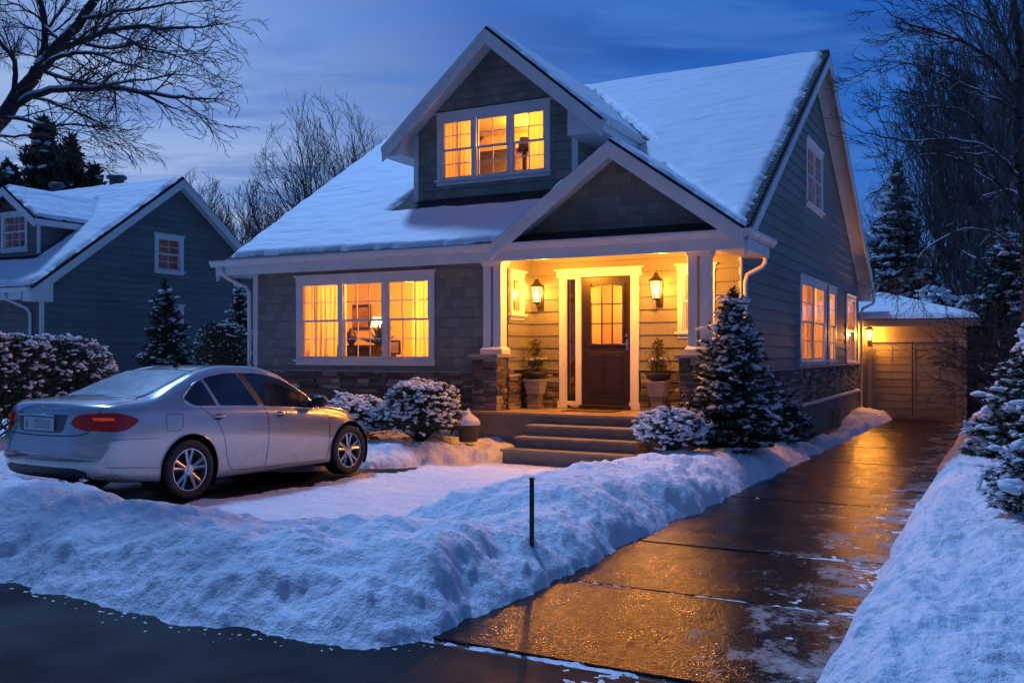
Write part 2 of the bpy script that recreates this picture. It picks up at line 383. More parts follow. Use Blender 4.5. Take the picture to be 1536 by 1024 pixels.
# ------------------------------------------------------------ snow cover with ploughed banks (one heightfield sheet)
def prof(d, w, k=2.0): s = np.clip(d / w, 0, 1); return 1 - (1 - s) ** k
def smin(a, b, k=.15):
    h = np.clip(.5 + .5 * (b - a) / k, 0, 1); return b * (1 - h) + a * h - k * h * (1 - h)
def snow_h(x, y):
    w1 = .16 * perlin(x * 1.3, y * 1.3, 1) + .08 * perlin(x * 4, y * 4, 2) + .035 * perlin(x * 12, y * 12, 3)
    lump = .085 * fbm(x * 1.1, y * 1.1, 11, 3) + .06 * (.5 - np.abs(perlin(x * 2.2, y * 2.2, 21))) + .028 * (.45 - np.abs(perlin(x * 6, y * 6, 22))) + .012 * (.45 - np.abs(perlin(x * 14, y * 14, 23))) + .005 * perlin(x * 19, y * 19, 24) + .022 * np.maximum(0, perlin(x * 3.1 + y * 1.2, y * 8, 25))
    chunk = .14 * np.maximum(0, perlin(x * 5, y * 5, 31) - .2) + .10 * np.maximum(0, perlin(x * 12, y * 12, 33) - .2)
    # bank between the street and the parking pad
    dx = -3.10 - x; dy = y - (4.42 + .10 * perlin(x * .5, 0 * x, 5)); r = .75
    d = np.where((dx < r) & (dy < r), r - np.hypot(np.maximum(r - dx, 0), np.maximum(r - dy, 0)), np.minimum(dx, dy))
    yb = 6.62 + .30 * np.clip((-6.5 - x) / 3, 0, 1) + .42 * np.clip((x + 5.6) / 1.2, 0, 1); db = yb - y
    Hf = .45 + .06 * perlin(x * .7, y * .3, 6) + .02 * np.clip((-4.5 - x) / 4, 0, 1)
    front = Hf * prof(dy + w1 * .6, 1.15, 1.9) * prof(dx + w1 * .5, .75, 2.2) * prof(d + w1 * .6, .5, 1.8) * prof(db + w1 * .4, 1.0, 1.8)
    # bank along the driveway
    xl = -5.55 + .55 * np.clip((y - 11) / 2.6, 0, 1) + .15 * perlin(y * .6, 0 * y, 9) * np.clip((13 - y), 0, 1)
    dr = -3.04 - x; dl = x - xl
    H2 = .42 - .10 * np.clip((y - 12) / 5, 0, 1) - .2 * np.clip((y - 17) / 3, 0, 1)
    b2 = H2 * prof(dr + w1 * .5, .75, 2.1) * prof(dl + w1 * .5, 1.1, 1.7) * prof(y - 7.12 + w1, 1.1, 1.8) * prof(19.9 - y + w1, 1.2)
    rim = .31 * prof(-3.05 - x + w1 * .5, .6, 2.1) * prof(x + 4.9, 1.2) * prof(y - 5.3, .9) * prof(9.4 - y, 1.5)
    strip = .13 * prof(-3.08 - x + w1 * .5, .2) * prof(x + 3.62 + w1, .2) * prof(y - 19.5, .5) * prof(31.5 - y, 1)
    strip2 = .28 * prof(x + 4.1, .15) * prof(-3.05 - x + w1 * .3 + np.clip(y - 28.5, -1, 0) * .3, .35) * prof(y - 27.6, 1.8) * prof(32.2 - y, .5)
    # raised bed in front of the house
    dbed = (y - (12.0 + (x + 8.9) * 1.06)) * .7; dbed = np.minimum(dbed, -7.42 - x)
    bed = .30 * prof(dbed + w1 * 1.1, .85, 2.0)
    lawn = .22 * prof(-11.25 - x + w1, .5) * prof(y - 6.2, .6)
    # right-hand bank
    dR = x + .86
    right = (.36 + .10 * np.clip(x + .4, 0, 6)) * prof(dR + w1 * .45, .5, 2.2) * prof(y - 3.9 + w1, .6) 
    # packed thin snow on the swept path
    pm = np.clip((x + 8.38 + w1 * .9 + .25 * perlin(x * .9, y * .9, 45)) / .12, 0, 1) * np.clip((-3.12 - x + w1 * .5) / .3, 0, 1) * np.clip((14.5 - y) / .2, 0, 1) * np.clip((y - 6.2) / .3, 0, 1)
    packed = -.04 * (1 - pm) + (.028 + .018 * fbm(x * 1.3, y * 2.4, 41, 5) + .010 * perlin(x * 9, y * 12, 44) - .006 * np.exp(-((x + 6.35 + .12 * (y - 10)) / .14) ** 2) - .006 * np.exp(-((x + 7.75 + .12 * (y - 10)) / .14) ** 2)) * pm
    # behind and beside the house: plain cover
    far = .16 * prof(y - 33.5, 1.) + .16 * prof(-15.2 - x, .5) * prof(y - 8., 1.)
    hs = np.maximum.reduce([front, rim, b2, strip, strip2, bed, lawn, right, far])
    rough = np.clip(hs / .22, 0, 1)
    h = np.maximum(hs + (lump + chunk * (1 - .85 * np.clip(hs / .36, 0, 1))) * rough - .045 * (1 - np.clip(hs / .06, 0, 1)), packed)
    # loose scraps and thin drifts on the driveway
    on = (x > -3.2) & (x < -.8) & (y > 4.6)
    nj = np.min(np.abs(y[..., None] - np.array(JY)[None, :]), axis=-1) if y.ndim == 1 else 1
    q = fbm(x * 1.8, y * 2.6, 51, 5) * .5 + .42 * perlin(x * 9, y * 15, 55) + .3 * perlin(x * 23, y * 34, 56)
    scr = .022 * (q - .74 + .5 * np.clip((x + 1.75) / .9, 0, 1) + .5 * np.exp(-nj / .06) * (perlin(x * 1.4, y * .2, 61) > .0))
    h = np.where(on, np.maximum(h, np.minimum(scr, .012) + .008), h)
    crumbs = perlin(x * 22, y * 22, 71) * .03 - .014 - .03 * np.clip((-d) / .5, 0, 1)
    h = np.where((d > -.55) & (d < .1) & (x < -2.9), np.maximum(h, crumbs), h)
    h = np.where(h < .0, np.maximum(h, -.05), h) 
    return h + gz(y)
def make_snow():
    az0 = TH
    A = np.linspace(R(-50), R(46), 980); 
    Rr = 3.0 * np.exp(np.arange(0, 640) * .0049)
    a, r = np.meshgrid(A, Rr)
    x = (-np.sin(az0 + a) * r).ravel(); y = (np.cos(az0 + a) * r).ravel()
    z = snow_h(x, y)
    n, m = len(Rr), len(A)
    i = np.arange(n * m).reshape(n, m)
    Fq = np.stack([i[:-1, :-1], i[:-1, 1:], i[1:, 1:], i[1:, :-1]], -1).reshape(-1, 4)
    zq = z[Fq]; base = gz(y[Fq]); keep = (zq - base).max(1) > -.03
    # nothing inside the houses
    xc = x[Fq].mean(1); yc = y[Fq].mean(1)
    keep &= ~((xc > -14.45) & (xc < -4.15) & (yc > 15.5) & (yc < 31.6))
    Fq = Fq[keep]; used = np.unique(Fq); mp = np.zeros(n * m, np.int64); mp[used] = np.arange(len(used))
    V = np.stack([x, y, z], 1)[used]
    o = link(arr_mesh('snow_cover', V, mp[Fq], True), 'snow_cover', M['snow'], None); tag(o, kind='structure')
make_snow()
# ------------------------------------------------------------ building kit
def plane_y(Y, s=-1): return lambda u, n, z: (u, Y + s * n, z)        # wall facing -y (s=-1)
def plane_x(X, s=1): return lambda u, n, z: (X + s * n, u, z)         # wall facing +x
def lap_wall(mb, P, f0, f1, z0, z1, course, openings=(), th=.014, brk=()):
    zs = {round(z0, 4), round(z1, 4)}
    k = math.floor(z0 / course)
    while k * course < z1:
        if k * course > z0: zs.add(round(k * course, 4))
        k += 1
    for o in openings:
        for z in o[2:4]:
            if z0 < z < z1: zs.add(round(z, 4))
    for z in brk: zs.add(round(z, 4))
    zs = sorted(zs)
    for a, b in zip(zs[:-1], zs[1:]):
        if b - a < 1e-4: continue
        zc = math.floor((a + 1e-3) / course) * course
        na = th * (1 - (a - zc) / course); nb = th * (1 - (b - zc) / course); m = (a + b) / 2
        segs = [[(f0(a), f0(b)), (f1(a), f1(b))]]
        for o in sorted(openings):
            if o[2] < m < o[3]:
                new = []
                for L, Rr in segs:
                    if o[0] > L[0] and o[1] < Rr[0]: new += [[L, (o[0], o[0])], [(o[1], o[1]), Rr]]
                    elif o[1] <= L[0] or o[0] >= Rr[0]: new.append([L, Rr])
                    elif o[0] <= L[0] and o[1] < Rr[0]: new.append([(o[1], o[1]), Rr])
                    elif o[0] > L[0]: new.append([L, (o[0], o[0])])
                segs = new
        for L, Rr in segs:
            if Rr[0] - L[0] < 1e-3 and Rr[1] - L[1] < 1e-3: continue
            mb.quad(P(L[0], na, a), P(Rr[0], na, a), P(Rr[1], nb, b), P(L[1], nb, b))
            if abs(a - zc) < 2e-3: mb.quad(P(L[0], 0, a), P(Rr[0], 0, a), P(Rr[0], na, a), P(L[0], na, a))
def bxp(mb, P, u0, u1, n0, n1, z0, z1):
    c = [P(u, n, z) for z in (z0, z1) for u, n in ((u0, n0), (u1, n0), (u1, n1), (u0, n1))]
    n = len(mb.v); mb.v += c
    mb.f += [tuple(n + i for i in q) for q in ((0, 3, 2, 1), (4, 5, 6, 7), (0, 1, 5, 4), (1, 2, 6, 5), (2, 3, 7, 6), (3, 0, 4, 7))]
def window(parent, P, u0, u1, z0, z1, units, label=None, cas=.11, hd=.16, grid=(2, 2, 2, 2), curtains=(), sill=True, white='white', hung=True, widths=None):
    """u0..z1 = outside of the casing.  Returns (opening, object).  units = number of sashes side by side."""
    W = M[white]; fr = MB(); pr = .035
    bxp(fr, P, u0, u0 + cas, 0, pr, z0 + .09, z1 - hd); bxp(fr, P, u1 - cas, u1, 0, pr, z0 + .09, z1 - hd)
    bxp(fr, P, u0 - .012, u1 + .012, 0, pr + .006, z1 - hd, z1 - .035)
    bxp(fr, P, u0 - .05, u1 + .05, 0, pr + .04, z1 - .035, z1)
    if sill:
        bxp(fr, P, u0 - .045, u1 + .045, 0, pr + .045, z0 + .045, z0 + .09); bxp(fr, P, u0 - .01, u1 + .01, 0, pr - .004, z0 - .03, z0 + .045)
    iu0, iu1, iz0, iz1 = u0 + cas, u1 - cas, z0 + .09, z1 - hd
    # jamb liner
    for a, b in ((iu0, iu0 + .025), (iu1 - .025, iu1)): bxp(fr, P, a, b, -.12, pr - .01, iz0 + .02, iz1 - .02)
    bxp(fr, P, iu0, iu1, -.12, pr - .01, iz1 - .02, iz1); bxp(fr, P, iu0, iu1, -.12, pr - .006, iz0, iz0 + .02)
    mu = .085; wtot = iu1 - iu0 - mu * (units - 1); ws = widths or [1 / units] * units; cur = iu0; spans = []
    for k, wf in enumerate(ws):
        a = cur; b = a + wtot * wf; spans.append((a, b)); cur = b + mu
        if k < units - 1: bxp(fr, P, b, b + mu, -.12, pr - .002, iz0 + .02, iz1 - .02)
    f = fr.build('window', W, parent, bevel=.004)
    zm = (iz0 + iz1) / 2
    for k, (a, b) in enumerate(spans):
        s = MB(); r = .042; gp = MB()
        halves = ((iz0 + .02, zm + .02, -.055, -.02, 2), (zm - .02, iz1 - .02, -.02, .012, 0)) if hung else ((iz0 + .02, iz1 - .02, -.03, .005, 0),)
        a2, b2 = a + .012, b - .012
        for (q0, q1, n0, n1, gi) in halves:
            bxp(s, P, a2, a2 + r, n0, n1, q0, q1); bxp(s, P, b2 - r, b2, n0, n1, q0, q1)
            bxp(s, P, a2 + r, b2 - r, n0 + .001, n1 - .001, q0, q0 + r); bxp(s, P, a2 + r, b2 - r, n0 + .001, n1 - .001, q1 - r, q1)
            nc, nr = grid[gi], grid[gi + 1]; m2 = .009
            for c in range(1, nc):
                uu = a2 + r + (b2 - a2 - 2 * r) * c / nc; bxp(s, P, uu - m2, uu + m2, n0 + .008, n1 - .004, q0 + r, q1 - r)
            for c in range(1, nr):
                zz = q0 + r + (q1 - q0 - 2 * r) * c / nr; bxp(s, P, a2 + r, b2 - r, n0 + .009, n1 - .005, zz - m2, zz + m2)
            nm = (n0 + n1) / 2
            gp.quad(P(a2 + r, nm, q0 + r), P(b2 - r, nm, q0 + r), P(b2 - r, nm, q1 - r), P(a2 + r, nm, q1 - r))
        s.build('sash', W, f, bevel=.002); gp.build('pane', M['glass'], f)
    for (c0, c1, amp, kind) in curtains:
        cm = MB(); n = int((c1 - c0) * 60) + 2; rows = 14; grid_ = []
        ph = random.random() * 9
        for j in range(rows + 1):
            t = j / rows; z = iz0 - .02 + (iz1 - iz0 + .04) * t; row = []
            for i in range(n):
                u = c0 + (c1 - c0) * i / (n - 1); 
                w = amp * .55 * (math.sin(u * 62 + ph + 1.3 * math.sin(u * 9)) + .5 * math.sin(u * 117 + ph * 2)) * (1 - .35 * t) + .02 * math.sin(u * 13 + 2 * t)
                row.append(P(u, -.2 + w, z))
            grid_.append(row)
        cm.loft(grid_, caps=False, closed=False)
        cm.build('curtain', M[kind], f, smooth=True)
    return (iu0, iu1, iz0, iz1), f
def room(parent, P, u0, u1, z0, z1, depth, power, lu=None, lz=None, ld=None, mat='interior', extra=True, col=WARM):
    mb = MB()
    q = lambda a, b, c, d: mb.quad(P(*a), P(*b), P(*c), P(*d))
    n0 = -.013
    q((u0, -depth, z0), (u1, -depth, z0), (u1, -depth, z1), (u0, -depth, z1))
    q((u0, n0, z0), (u0, -depth, z0), (u0, -depth, z1), (u0, n0, z1)); q((u1, n0, z0), (u1, -depth, z0), (u1, -depth, z1), (u1, n0, z1))
    q((u0, n0, z0), (u1, n0, z0), (u1, -depth, z0), (u0, -depth, z0)); q((u0, n0, z1), (u1, n0, z1), (u1, -depth, z1), (u0, -depth, z1))
    o = mb.build('interior_wall', M[mat], parent)
    if power:
        power *= 3.3
        point('room_light', P(lu if lu is not None else (u0 + u1) / 2, -(ld or depth * .55), lz or z1 - .5), power, .12, col, parent if parent.type == 'EMPTY' else None)
    return o
def ledge_stone(parent, P, u0, u1, z0, z1, openings=(), n0=0., name='stone_veneer', rmin=.045, rmax=.1, lmax=.5):
    mb = MB(); z = z0
    while z < z1 - .012:
        h = min(random.uniform(rmin, rmax), z1 - z)
        if z1 - z - h < .03: h = z1 - z
        u = u0
        while u < u1 - .002:
            w = random.uniform(.12, lmax)
            if u1 - u - w < .09: w = u1 - u
            a, b = u, u + w
            if not any(o[0] < (a + b) / 2 < o[1] and o[2] < z + h / 2 < o[3] for o in openings):
                d = random.uniform(.018, .052); hh = h
                parts = [(z, z + h)] if random.random() > .3 or h < .07 else [(z, z + h * .5), (z + h * .5, z + h)]
                for (q0, q1) in parts:
                    d2 = d + random.uniform(-.008, .008); g = .003; j = lambda: random.uniform(-.006, .006)
                    c = [P(a + g, n0, q0 + g), P(b - g, n0, q0 + g), P(b - g, n0, q1 - g), P(a + g, n0, q1 - g),
                         P(a + g, n0 + d2 + j(), q0 + g + abs(j()) * .5), P(b - g, n0 + d2 + j(), q0 + g + abs(j()) * .5), P(b - g, n0 + d2 + j(), q1 - g - abs(j()) * .5), P(a + g, n0 + d2 + j(), q1 - g - abs(j()) * .5)]
                    n = len(mb.v); mb.v += c
                    mb.f += [tuple(n + i for i in q) for q in ((0, 1, 2, 3), (4, 7, 6, 5), (0, 4, 5, 1), (1, 5, 6, 2), (2, 6, 7, 3), (3, 7, 4, 0))]
            u += w
        z += h
    for (a, b) in ((u0, u1),):
        if not openings: mb.quad(P(u0, n0 + .006, z0), P(u1, n0 + .006, z0), P(u1, n0 + .006, z1), P(u0, n0 + .006, z1))
    return mb.build(name, M['stone'], parent, bevel=.004)
def slab(mb, p, nrm, th):
    """roof plane polygon p (outer face), thickness th below it"""
    nrm = Vector(nrm).normalized(); mb.prism([Vector(q) - nrm * th for q in p], nrm * th)
def snow_layer(parent, O, U, V_, nrm, ul, vl, thick, inset, res=.06, holes=None, seed=0, name='snow', jag=.05, mat='roof_snow', local=False):
    """snow blanket: O origin on the roof face, U and V_ unit vectors, ul x vl metres; inset(u,v) -> signed distance inside the covered part"""
    nu, nv = int(ul / res) + 1, int(vl / res) + 1
    u = np.linspace(0, ul, nu); v = np.linspace(0, vl, nv); uu, vv = np.meshgrid(u, v)
    x = uu.ravel(); y = vv.ravel()
    d = inset(x, y) + jag * fbm(x * 1.7, y * 1.7, seed, 4) + jag * .5 * perlin(x * 9, y * 9, seed + 9)
    t = thick * prof(d, thick * 1.4, 2.4) * (1 + .16 * fbm(x * .5, y * .9, seed + 3, 3)) + .012 * fbm(x * 1.2, y * 3.5, seed + 5, 3) * np.clip(d / .2, 0, 1)
    O = np.array(O); U = np.array(U); V_ = np.array(V_); N = np.array(Vector(nrm).normalized())
    Pn = O + x[:, None] * U + y[:, None] * V_ + (t - .006)[:, None] * N
    i = np.arange(nu * nv).reshape(nv, nu)
    Fq = np.stack([i[:-1, :-1], i[:-1, 1:], i[1:, 1:], i[1:, :-1]], -1).reshape(-1, 4)
    keep = t[Fq].max(1) > .004; Fq = Fq[keep]
    lab = np.arange(nu * nv)
    for _ in range(400):
        m = lab[Fq].min(1); l2 = lab.copy(); np.minimum.at(l2, Fq.ravel(), np.repeat(m, 4)); l2 = l2[l2]
        if (l2 == lab).all(): break
        lab = l2
    fl = lab[Fq[:, 0]]; cnt = np.bincount(fl, minlength=nu * nv); Fq = Fq[cnt[fl] > max(4, .08 * len(Fq))]; used = np.unique(Fq); mp = np.zeros(nu * nv, np.int64); mp[used] = np.arange(len(used))
    return link(arr_mesh(name, Pn[used], mp[Fq], True), name, M[mat], parent, local)
def gutter(mb, p0, p1, out, h=.13, w=.13):
    """K-style gutter from p0 to p1 (top back edge), 'out' = outward unit vector"""
    out = Vector(out)
    pf = [(0, 0), (0, -h), (w * .55, -h), (w * .72, -h * .62), (w * .93, -h * .36), (w, -h * .05), (w, 0), (w * .93, 0), (w * .93, -h * .1), (.012, -h * .1), (.012, 0)]
    r = [[Vector(p) + out * a + Vector((0, 0, b)) for a, b in pf] for p in (p0, p1)]
    mb.loft(r)
def rake_board(mb, a, b, nrm_side, drop, th, low=0.):
    """board following the roof edge a->b, hanging 'drop' below it, thickness th along nrm_side, plumb-cut ends"""
    a, b = Vector(a), Vector(b); s = Vector(nrm_side) * th; dz = Vector((0, 0, drop))
    mb.prism([a - Vector((0, 0, low)), b - Vector((0, 0, low)), b - dz, a - dz], s)

# ------------------------------------------------------------ the house
H = empty('craftsman_house', (-9.3, 15.4, 0), 0, 'large grey shingled house with white trim, snowy roof, lit windows and covered front porch', 'house')
XL, XR, YF, YB, YR = -14.46, -4.06, 15.4, 16.37, 31.75
XE0, XE1 = -15.12, -3.65                      # roof edges left and right
RY, RZ, S1, S2 = 23.33, 9.05, .641, .578
rf = lambda y: RZ - S1 * (RY - y) if y < RY else RZ - S2 * (y - RY)
PF = plane_y(YF); PB = plane_y(YB); PS = plane_x(-8.18); PR = plane_x(XR); PD = plane_y(17.2)
# --- windows on the left wing
op_front, wf = window(H, PF, -13.27, -9.80, 1.56, 3.42, 3, grid=(3, 2, 3, 2), curtains=[(-13.1, -12.35, .022, 'curtain'), (-10.45, -9.95, .025, 'curtain')])
mb = MB(); lap_wall(mb, PF, lambda z: XL, lambda z: -8.18, 1.40, 3.56, .19, [op_front]); mb.build('wall', M['shingle'], H)
ledge_stone(H, PF, XL, -8.75, -.05, 1.40)
mb = MB(); bxp(mb, PF, XL - .01, -8.7, -.0, .075, 1.40, 1.435); mb.build('stone_cap', M['bluestone'], H, bevel=.004)
room(H, PF, -14.2, -8.6, .9, 3.52, 3.2, 175, -11.3, 3.0, 1.4)
mb = MB(); bxp(mb, PF, XL - .03, XL + .10, -.03, .03, 1.43, 3.56); mb.box(XL - .03, XL, 15.43, 15.53, 1.43, 3.56)
mb.cut(); bxp(mb, PR, 16.36, 16.47, -.02, .026, .2, 3.6); mb.cut()
bxp(mb, PR, YR - .12, YR + .02, -.02, .026, 1.45, 3.7); mb.pieces('corner_board', M['white'], H, bevel=.004)
mb = MB().quad((XL, YF, 0), (XL, YR, 0), (XL, YR, rf(YR)), (XL, RY, RZ - .1), (XL, YF, 3.9)); mb.quad((XL, YR, -.4), (XR, YR, -.4), (XR, YR, 3.7), (XL, YR, 3.7)); mb.build('wall', M['shingle_side'], H)
# --- porch side wall and back wall
op_s, _ = window(H, PS, 15.47, 16.03, 2.44, 3.36, 1, grid=(1, 1, 1, 1), cas=.08, hd=.12, hung=False, curtains=[(15.5, 16.0, .012, 'curtain')])
mb = MB(); lap_wall(mb, PS, lambda z: YF, lambda z: YB, 1.46, 3.66, .235, [op_s], .018); mb.build('wall', M['lap_side'], H)
room(H, PS, 15.5, 16.1, 2.3, 3.4, .35, 4, 15.8, 3.0, .2)
dop = (-7.42, -6.08, .74, 3.26)
op_b, _ = window(H, PB, -5.19, -4.50, 2.08, 3.40, 1, grid=(1, 1, 2, 2), cas=.09, hd=.13, curtains=[(-5.1, -4.6, .02, 'curtain')])
mb = MB(); lap_wall(mb, PB, lambda z: -8.18, lambda z: XR, 1.46, 3.66, .235, [op_b, dop], .02); mb.build('wall', M['lap_porch'], H)
room(H, PB, -5.25, -4.4, 1.9, 3.5, .9, 14, -4.8, 3.1, .45)
ledge_stone(H, PS, YF, YB, .72, 1.46); ledge_stone(H, PB, -8.14, -7.56, .72, 1.46); ledge_stone(H, PB, -5.90, XR - .05, .72, 1.46)
mb = MB(); bxp(mb, PB, -8.12, -7.56, 0, .055, 1.46, 1.49); bxp(mb, PS, YF, 16.31, 0, .055, 1.46, 1.49); mb.cut(); bxp(mb, PB, -5.9, XR, 0, .055, 1.46, 1.49); mb.pieces('stone_cap', M['bluestone'], H, bevel=.003)
# --- front door
dfm = MB(); n = .045
for a, b in ((-7.55, -7.42), (-6.08, -5.93)):
    bxp(dfm, PB, a, b, 0, n, .86, 3.23); bxp(dfm, PB, a - .03, b + .03, 0, n + .02, .725, .86)
bxp(dfm, PB, -7.6, -5.88, 0, n + .01, 3.23, 3.36); bxp(dfm, PB, -7.64, -5.84, 0, n + .05, 3.36, 3.395)
bxp(dfm, PB, -7.21, -7.10, -.06, n - .01, .78, 3.23); bxp(dfm, PB, -7.42, -7.40, -.1, n - .012, .8, 3.23); bxp(dfm, PB, -6.10, -6.08, -.1, n - .012, .8, 3.23)
bxp(dfm, PB, -7.42, -7.21, -.06, n - .02, .78, .86); bxp(dfm, PB, -7.4, -7.21, -.06, n - .014, 3.2, 3.229)
DF = dfm.build('door_frame', M['white'], H, bevel=.004)
mb = MB(); bxp(mb, PB, -7.1, -6.08, -.1, .12, .725, .795); mb.build('threshold', M['door'], DF, bevel=.005)
mb = MB(); bxp(mb, PB, -7.40, -7.375, -.05, -.01, .86, 3.2); bxp(mb, PB, -7.235, -7.21, -.05, -.01, .86, 3.2); bxp(mb, PB, -7.375, -7.235, -.049, -.011, .86, 1.0); bxp(mb, PB, -7.375, -7.235, -.049, -.011, 2.0, 2.02)
SLt = mb.build('sidelight', M['door'], DF)
MB().quad(PB(-7.375, -.03, 1.0), PB(-7.235, -.03, 1.0), PB(-7.235, -.03, 3.2), PB(-7.375, -.03, 3.2)).build('pane', glass_mat('tinted_glass', (.10, .07, .05), .25), SLt)
d = MB(); g0, g1, gz0, gz1 = -6.90, -6.27, 1.96, 3.07
zb = .80; zt = 3.23; xa, xb = -7.09, -6.11
bxp(d, PB, xa, g0, -.055, -.008, zb, zt); bxp(d, PB, g1, xb, -.055, -.008, zb, zt); bxp(d, PB, g0, g1, -.055, -.008, zb, gz0)
# arched head over the light
arc = [(g0 + (g1 - g0) * i / 10, gz1 - .035 + .035 * math.sin(math.pi * i / 10) ** .8) for i in range(11)]
for (a, b) in zip(arc[:-1], arc[1:]):
    d.prism([PB(a[0], -.055, a[1]), PB(b[0], -.055, b[1]), PB(b[0], -.055, zt), PB(a[0], -.055, zt)], (0, -.047, 0))
for (a, b) in ((xa + .14, -6.64), (-6.56, xb - .14)):         # raised lower panels
    bxp(d, PB, a, b, -.008, .006, zb + .22, gz0 - .16); bxp(d, PB, a + .045, b - .045, .006, .013, zb + .27, gz0 - .21)
bxp(d, PB, xa + .10, xb - .10, -.008, .004, zb + .17, zb + .185); bxp(d, PB, g0 - .05, g1 + .05, -.008, .014, gz0 - .05, gz0 - .001)
for (a, b, c, e) in ((g0 - .05, g0, gz0, zt - .12), (g1, g1 + .05, gz0, zt - .12)): bxp(d, PB, a, b, -.008, .012, c, e)
DO = d.build('front_door', M['door'], H, bevel=.004)
mt = MB()
for i in (1, 2):
    u = g0 + (g1 - g0) * i / 3; bxp(mt, PB, u - .011, u + .011, -.045, -.015, gz0, gz1 - .005); zz = gz0 + (gz1 - gz0) * i / 3 + .01; bxp(mt, PB, g0, g1, -.044, -.016, zz - .011, zz + .011)
mt.build('muntin', M['door'], DO)
MB().quad(PB(g0, -.03, gz0), PB(g1, -.03, gz0), PB(g1, -.03, gz1), PB(g0, -.03, gz1)).build('pane', M['glass'], DO)
hm = MB(); hx = -6.17
hm.tube([PB(hx, -.01, 1.96), PB(hx, .03, 1.96)], .03, 14); hm.tube([PB(hx, .03, 1.96), PB(hx, .05, 1.955), PB(hx - .1, .055, 1.95)], .011, 8)
hm.tube([PB(hx, -.01, 2.11), PB(hx, .025, 2.11)], .031, 14); bxp(hm, PB, hx - .022, hx + .022, -.008, .004, 1.84, 2.05)
hm.build('handle', M['metal'], DO, smooth=True, autos=35)
room(H, PB, -7.35, -6.12, .74, 3.4, 1.7, 26, -6.5, 2.95, 1.2)
# hall things seen through the door: console and pendant
ht = empty('hall_table', (-6.6, 17.6, .76), 0, 'small dark table in the hall seen through the front door glass', 'table')
mb = MB().box(-.28, .28, -.14, .14, 1.12, 1.17).box(-.27, .27, -.13, .13, 1.0, 1.12); mb.build('table_top', M['door'], ht, local=True, bevel=.005)
for sx_ in (-1, 1):
    for sy in (-1, 1): MB().tube([(sx_ * .24, sy * .1, 0), (sx_ * .25, sy * .11, 1.0)], [.018, .025], 8).build('leg', M['door'], ht, local=True)
hl = empty('pendant_lamp', (-6.5, 17.3, 3.38), 0, 'glowing pendant lamp in the hall behind the door glass', 'lamp')
MB().tube([(0, 0, 0), (0, 0, -.4)], .006, 6).build('cord', M['dark'], hl, local=True)
MB().lathe([(.03, -.4), (.09, -.44), (.13, -.66), (.12, -.66), (.08, -.45)], k=20).build('lamp_shade', emit_mat('lamp_shade_glow', (1, .6, .22), 3), hl, local=True, smooth=True)
# --- right wall
W1 = window(H, PR, 21.80, 25.42, 1.50, 3.60, 2, cas=.24, grid=(2, 2, 3, 2), curtains=[(22.1, 22.8, .03, 'curtain'), (24.2, 25.2, .03, 'curtain')])[0]
W2 = window(H, PR, 25.72, 27.12, 1.47, 3.60, 1, cas=.2, grid=(1, 2, 2, 2), curtains=[(25.95, 26.5, .03, 'curtain')])[0]
W3 = window(H, PR, 28.95, 30.98, 1.42, 3.55, 1, cas=.26, grid=(1, 1, 2, 2), curtains=[(29.2, 30.7, .03, 'curtain')])[0]
WU = window(H, PR, 22.58, 24.86, 5.28, 6.90, 2, cas=.16, grid=(2, 2, 2, 2), curtains=[(22.7, 23.3, .03, 'curtain'), (24.2, 24.7, .03, 'curtain')])[0]
zt_ = lambda z: (RY - (RZ - .14 - z) / S1)
zr_ = lambda z: (RY + (RZ - .14 - z) / S2)
mb = MB()
lap_wall(mb, PR, lambda z: YB, lambda z: YR, 1.42, 3.60, .24, [W1, W2, W3], .02)
lap_wall(mb, PR, lambda z: max(15.05, zt_(z)), lambda z: min(YR, zr_(z)), 3.60, 8.86, .24, [WU], .02, brk=[RZ - .14 - S2 * (YR - RY), RZ - .14 - S1 * (RY - 15.05)])
mb.build('wall', M['lap_side'], H)
room(H, PR, 21.9, 27.3, .9, 3.7, 2.6, 120, 24.3, 3.1, 1.5); room(H, PR, 28.8, 31.2, .9, 3.7, 2.0, 40, 30, 3.2, 1.2)
room(H, PR, 22.3, 25.2, 5.0, 7.05, 1.6, .9, 22.9, 6.4, 1.0)
ledge_stone(H, PR, YB, YR, .62, 1.42, lmax=.7)
mb = MB(); bxp(mb, PR, YB, YR, 0, .085, 1.42, 1.455); mb.build('stone_cap', M['bluestone'], H, bevel=.004)
mb = MB(); bxp(mb, PR, YB, YR + .02, 0, .10, .55, .62); mb.build('water_table', M['white'], H, bevel=.006)
mb = MB(); bxp(mb, PR, YB, YR + .01, -.2, .045, -.6, .55); mb.build('foundation', M['foundation'], H)
mb = MB(); bxp(mb, PR, 26.2, 27.6, .045, .06, -.1, .22); mb.build('vent', M['dark'], H)
# --- dormer
DX0, DX1, DC, DS = -11.47, -7.55, -9.38, .85
dz = lambda x: 8.52 - DS * abs(x - DC)
WD = window(H, PD, -10.87, -8.15, 5.44, 6.99, 3, cas=.11, hd=.17, grid=(2, 2, 2, 2), curtains=[(-10.8, -9.95, .02, 'curtain'), (-8.75, -8.25, .02, 'curtain')])[0]
mb = MB(); lap_wall(mb, PD, lambda z: max(DX0, DC - (8.4 - z) / DS), lambda z: min(DX1, DC + (8.4 - z) / DS), 5.02, 8.36, .19, [WD], brk=[8.4 - DS * (DC - DX0), 8.4 - DS * (DX1 - DC)])
mb.build('wall', M['shingle'], H)
mb = MB(); P2 = plane_x(DX1)
k = 17.2
zz = 5.0
